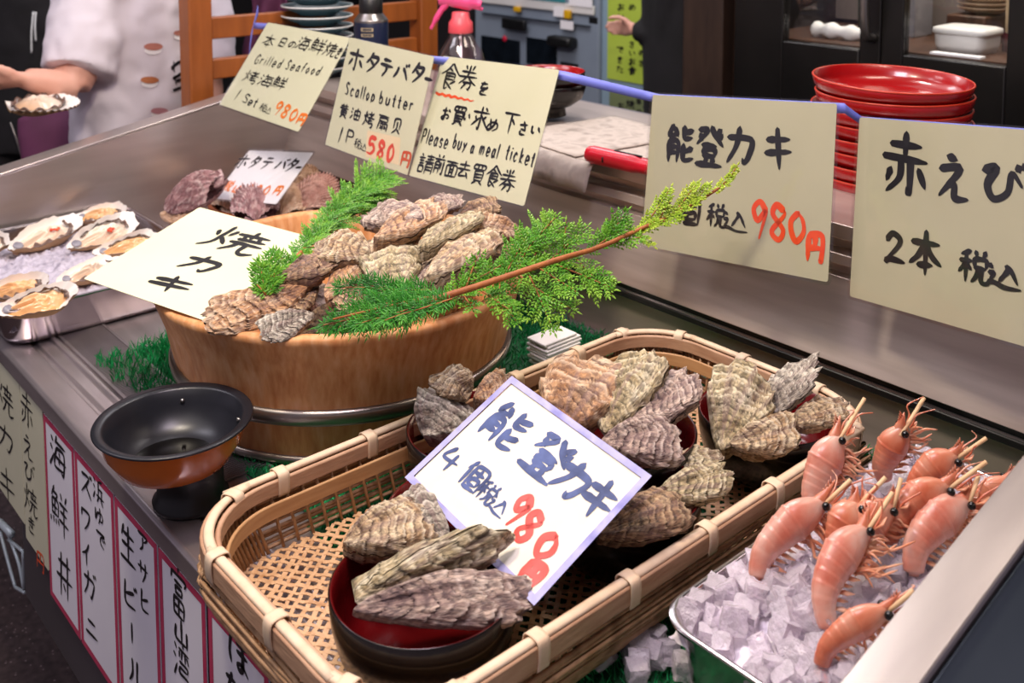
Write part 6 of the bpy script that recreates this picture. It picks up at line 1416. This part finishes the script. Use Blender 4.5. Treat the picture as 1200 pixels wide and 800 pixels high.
# print on the shirt, laid on the cloth surface
bpy.context.view_layer.update(); dg = bpy.context.evaluated_depsgraph_get(); tev = tsh.evaluated_get(dg); to = Vector(tsh.matrix_world.translation)
tshm = p1.matrix_world if False else None
offp = Vector(p1['_o'])
def on_shirt(px, py, lift=.0025):
    d = Vector(ray(px, py)).normalized(); o_ = Vector(CAM)-offp; ok, loc, nr, _ = tev.ray_cast(o_, d)
    if ok: return Vector(loc)+offp+nr*lift
    return atd(px, py, D1-.14)
def patch(mb, cx, cy, rx, ry, n=14, lift=.0025):
    c = on_shirt(cx, cy, lift); ring = [on_shirt(cx+rx*math.cos(t), cy+ry*math.sin(t), lift) for t in [2*math.pi*i/n for i in range(n)]]; mb.add([c]+ring, [(0, 1+i, 1+(i+1) % n) for i in range(n)])
for (cx, cy, top_m, s) in ((179, 56, 'a', 1), (175, 95, 'b', .95), (186, 131, 'c', .9), (211, 40, 'a', .8)):
    col = {'a': ['#a8685a', '#b8786a'], 'b': ['#b0683e', '#bc764c'], 'c': ['#b88088', '#c08c94']}[top_m]
    b = MB(); patch(b, cx, cy+3, 10*s, 5*s, lift=.002); b.build('print', simple('print_white', ['#ece8ea', '#f4f0f2'], .8), p1)
    b = MB(); patch(b, cx, cy-1.5, 11*s, 4.2*s, lift=.0034); b.build('print', simple('print_'+top_m, col, .8), p1)
b = MB()
for pts in ([(200, 80), (207, 74), (212, 72)], [(203, 72), (203, 84)], [(202, 92), (212, 86)], [(204, 88), (206, 100)], [(206, 95), (213, 92)], [(202, 106), (212, 102)]):
    P = crom([(x, y, 0) for x, y in pts], 4); L_ = [on_shirt(p.x-.8, p.y-1.6) for p in P]; R_ = [on_shirt(p.x+.8, p.y+1.6) for p in P]; k = len(P); b.add(L_+R_, [(i, i+1, k+i+1, k+i) for i in range(k-1)])
b.build('print_lettering', 'ink', p1)
# open scallop held in the hand
A = atd(6, 116, 2.12); Bp = atd(91, 123, 2.12); axx = (Bp-A); L = axx.length; axx.normalize(); nz = (UP*1.0+(Vector(CAM)-A).normalized()*.10); yv = nz.cross(axx).normalized(); nz = axx.cross(yv).normalized(); Wd = L*.98
hs = thing('scallop', 'open scallop on its half shell held in the hand at the left', 'scallop', A); hs.matrix_world = Matrix(((axx.x, yv.x, nz.x, A.x), (axx.y, yv.y, nz.y, A.y), (axx.z, yv.z, nz.z, A.z), (0, 0, 0, 1))); hs['_o'] = (0., 0., 0.)
def fan(s, v):
    a = (v*2-1)*1.42; rr_ = s*(1-.10*(abs(a)/1.42)**3)*(math.cos(a*.5)**.25); return math.cos(a*.80)*rr_*L, math.sin(a*.92)*rr_*.58*Wd, a
def f1(u, v): x, y, a = fan(u, v); return (x, y, -.18*L*(1-u**3)*math.sin(math.pi*min(1, .12+.75*u))*(1-.5*abs(a/1.42)**3)-.002+.0016*math.cos(a*42)*u)
def f2(u, v): x, y, a = fan(u, v); return (x, y, -.17*L*(1-u**3)*math.sin(math.pi*min(1, .12+.75*u))*(1-.5*abs(a/1.42)**3)+.001+.0010*math.cos(a*42)*u)
b = MB(); b.grid(f1, 20, 120); b.build('shell', 'shell_out', hs); b = MB(); b.grid(f2, 20, 120); b.build('shell_lining', 'shell_in', hs)
b = MB(); b.grid(lambda u, v: (.46*L+.30*L*u*math.cos(6.2832*v)*(1+.12*n3(math.cos(6.28*v)*2, math.sin(6.28*v)*2)), .33*Wd*u*math.sin(6.2832*v)*(1+.12*n3(math.cos(6.28*v)*2, 4, math.sin(6.28*v)*2)), -.05*L+.12*L*(1-u**2.5)*(1+.3*fbm(u*3*math.cos(6.28*v), u*3*math.sin(6.28*v), 3))), 16, 40); b.build('flesh', 'flesh', hs)
b = MB(); b.grid(lambda u, v: (.46*L+(.29+.05*v)*L*math.cos(6.2832*u), (.32+.05*v)*Wd*math.sin(6.2832*u), -.035*L+.03*L*math.sin(u*70)*v+.03*L*v), 90, 3); m_ = b.build('mantle_frill', 'mantle', hs); sm = m_.modifiers.new('t', 'SOLIDIFY'); sm.thickness = .0012
# person in black behind
D2 = 2.95
p2 = thing('person', 'person in a black zipped jacket standing behind the white t-shirt', 'person', tuple(Vector((atd(45, 100, D2).x, atd(45, 100, D2).y, -.85))))
n2 = atd(52, -90, D2); c2_ = atd(48, 0, D2); h2 = atd(52, 170, D2); b = MB(); head(b, n2+Vector((0, 0, .2)), (.4, -.8, 0)); b.tube([n2+Vector((0, 0, .06)), n2, c2_, h2], [.05, .06, .1, .1], 12)
sa, sb_ = atd(-30, -50, D2), atd(128, -45, D2)
for s_, e_, w__ in ((sa, atd(-46, 90, D2), atd(-30, 190, D2-.1)), (sb_, atd(126, 90, D2), atd(96, 150, D2-.14))):
    b.tube([s_, e_], [.045, .036], 10); b.tube([e_, w__], [.036, .025], 10); hand(b, w__, Vector((0, 0, -1)), Vector((.5, -.6, 0)), Vector((-.6, -.4, 0)), .95, .3)
for q in (-1, 1): hp = h2+e1*.09*q; b.tube([hp, Vector((hp.x, hp.y, -.8))], [.08, .04], 10)
remesh(b.build('body', 'skin', p2), .008, 4)
b = MB(); loft(b, [ell(n2+Vector((0, 0, -.02)), .065, .065), ell(c2_.lerp(n2, .4), .19, .13), ell(c2_, .2, .14), ell(c2_.lerp(h2, .6), .19, .14), ell(h2, .19, .14)], True, True)
for s_, e_, w__ in ((sa, atd(-46, 90, D2), atd(-30, 180, D2-.1)), (sb_, atd(126, 90, D2), atd(98, 142, D2-.14))): b.tube([s_, e_, e_.lerp(w__, .95)], [.075, .06, .045], 12)
jk = remesh(b.build('jacket', 'jacket', p2), .011, 6); wrinkle(jk, .12, .02)
b = MB()
for q in (-1, 1): hp = h2+e1*.09*q+Vector((0, 0, .05)); b.tube([hp, Vector((hp.x, hp.y, -.4)), Vector((hp.x, hp.y, -.8))], [.12, .085, .07], 12)
remesh(b.build('trousers', 'jacket', p2), .012, 4)
for q in (-1, 1):
    b = MB(); hp = h2+e1*.09*q; b.tube([Vector((hp.x-.03, hp.y+.05, -.81)), Vector((hp.x+.02, hp.y-.05, -.81)), Vector((hp.x+.06, hp.y-.14, -.825))], [.034, .042, .026], 10); b.build('shoe', 'black_plastic', p2)
b = MB(); b.grid(lambda u, v: tuple(n2+Vector((0, 0, .225))+Vector((math.sin(math.pi*u*.62)*math.cos(6.283*v)*.092, math.sin(math.pi*u*.62)*math.sin(6.283*v)*.092, math.cos(math.pi*u*.62)*.118))+Vector((-.01, .02, 0))), 14, 24); b.build('hair', 'wall_dark', p2)
for (xa, xb, ya, yb) in ((39, 37, 14, 62), (42, 42, 14, 48)):
    b = MB(); b.tube(crom([atd(xa, ya, D2-.175), atd((xa+xb)/2-1, (ya+yb)/2, D2-.18), atd(xb, yb, D2-.17)], 5), .0026, 6); b.build('drawstring', 'white_rim', p2)
b = MB(); b.tube(crom([atd(12, 143, D2-.17), atd(20, 165, D2-.175), atd(29, 196, D2-.17)], 5), .003, 6); b.build('zip', 'grey_metal', p2)
# plum bag
bg = thing('shoulder_bag', 'plum coloured bag between the two people at the left', 'bag', tuple(atd(64, 180, 2.66))); b = MB()
b.tube([atd(52, 128, 2.66), atd(60, 150, 2.66), atd(72, 200, 2.66), atd(74, 235, 2.66)], [.07, .085, .09, .07], 14, flat=.6); remesh(b.build('body', 'mauve', bg), .01, 4)
b = MB(); ribbon(b, [atd(86, 60, 2.62), atd(92, 128, 2.55), atd(98, 172, 2.55), atd(100, 215, 2.58)], .05); o = b.build('strap', 'black_plastic', bg); sm = o.modifiers.new('t', 'SOLIDIFY'); sm.thickness = .004
for (xx, yy) in ((87, 135), (91, 147), (94, 160)): b = MB(); b.tube([atd(xx, yy, 2.535), atd(xx+1.5, yy+5, 2.535)], .003, 6); b.build('stitch', 'white_rim', bg)
# customer at the ticket machine
Y3 = 2.70
def q3(x, y, dy=0): return aty(x, y, Y3+dy)
p3 = thing('person', 'customer in a black top reaching to the ticket machine with a card', 'person', tuple(Vector((q3(795, 60).x, Y3, -.85))))
n_ = q3(800, -120); c_ = q3(795, -20); h_ = q3(800, 150); b = MB(); head(b, n_+Vector((0, 0, .2)), (-1, .3, 0)); b.tube([n_+Vector((0, 0, .06)), n_, c_, h_], [.05, .06, .1, .1], 12)
s3 = q3(790, -75, -.12); e3 = q3(788, 44, -.10); w3 = q3(742, 34, -.06)
b.tube([s3, e3], [.045, .036], 10); b.tube([e3, w3], [.036, .024], 10); hand(b, w3, q3(700, 30, -.0)-w3, Vector((.3, -.7, -.4)), Vector((0, -.25, 1)), .80, .28)
s4 = q3(812, -75, .16); e4 = q3(822, 60, .16); w4 = q3(820, 150, .1); b.tube([s4, e4], [.045, .036], 10); b.tube([e4, w4], [.036, .024], 10); hand(b, w4, Vector((0, 0, -1)), Vector((-.6, 0, 0)), Vector((0, 1, 0)), .9, .3)
for q in (-1, 1): hp = h_+Vector((0, .09*q, 0)); b.tube([hp, Vector((hp.x, hp.y, -.8))], [.08, .04], 10)
remesh(b.build('body', 'skin', p3), .0075, 3)
b = MB(); loft(b, [ell(n_+Vector((0, 0, -.02)), .065, .065), ell(c_.lerp(n_, .4), .12, .17), ell(c_, .125, .19), ell(h_, .13, .18)], True, True); b.tube([s3, e3, q3(750, 36, -.065)], [.07, .056, .042], 12); b.tube([s4, e4, w4.lerp(e4, .1)], [.07, .056, .042], 12)
remesh(b.build('top', 'jacket', p3), .010, 5)
b = MB(); ca = q3(773, 39, -.083); b.lathe([(.046, -.003), (.049, 0), (.046, .003)], 24); dr = (q3(750, 36, -.065)-e3).normalized(); qt = dr.to_track_quat('Z', 'Y').to_matrix(); b.v = [tuple(qt @ Vector(v)+ca) for v in b.v]; b.build('cuff_stripe', 'white_rim', p3)
b = MB()
for q in (-1, 1): hp = h_+Vector((0, .09*q, .05)); b.tube([hp, Vector((hp.x, hp.y, -.4)), Vector((hp.x, hp.y, -.8))], [.12, .085, .07], 12)
remesh(b.build('trousers', 'jacket', p3), .012, 4)
for q in (-1, 1):
    b = MB(); hp = h_+Vector((0, .09*q, 0)); b.tube([Vector((hp.x+.05, hp.y, -.815)), Vector((hp.x-.05, hp.y, -.81)), Vector((hp.x-.15, hp.y, -.825))], [.034, .042, .026], 12); b.build('shoe', 'black_plastic', p3)
b = MB(); b.grid(lambda u, v: tuple(n_+Vector((0, 0, .225))+Vector((math.sin(math.pi*u*.62)*math.cos(6.283*v)*.092, math.sin(math.pi*u*.62)*math.sin(6.283*v)*.092, math.cos(math.pi*u*.62)*.118))+Vector((.022, -.006, 0))), 14, 24); b.build('hair', 'wall_dark', p3)
b = MB(); cc = q3(695, 24, -.02); b.box((cc.x-.02, cc.y-.001, cc.z-.012), (cc.x+.022, cc.y+.001, cc.z+.012)); tag(b.build('card', 'black_plastic', smooth=False), 'dark card held out to the ticket machine', 'card')
# mauve cloth behind the wooden frame
b = MB(); m0 = atd(310, -20, 2.75); b.grid(lambda u, v: tuple(m0+e1*((u-.5)*.10+.012*math.sin(v*5))+Vector((0, 0, -.20*v))+e2*(.02*math.sin(u*9+v*3))), 24, 24); o = b.build('hanging_cloth', 'mauve'); sm = o.modifiers.new('t', 'SOLIDIFY'); sm.thickness = .004; tag(o, 'plum cloth hanging behind the rails of the wooden frame', 'cloth')
# wire rack at the foot of the counter
wr_ = thing('wire_rack', 'pale coated wire rack standing by the left end of the counter', 'rack', tuple(aty(20, 695, .47)))
Yw = .44
def W_(x, y, dx=0): return aty(x, y, .47)
for pts in ([(-30, 590), (0, 614), (12, 630)], [(10, 632), (27, 646)], [(0, 622), (10, 660), (18, 688)], [(12, 632), (22, 660), (28, 690)], [(27, 646), (28, 690)], [(18, 688), (29, 694)]):
    b = MB(); b.tube(crom([W_(x, y) for x, y in pts], 5), .0028, 7); b.build('wire', 'wire', wr_)
b = MB(); b.tube([W_(-30, 596), W_(0, 612), W_(14, 626)], .006, 8); b.build('top_bar', 'wire', wr_)
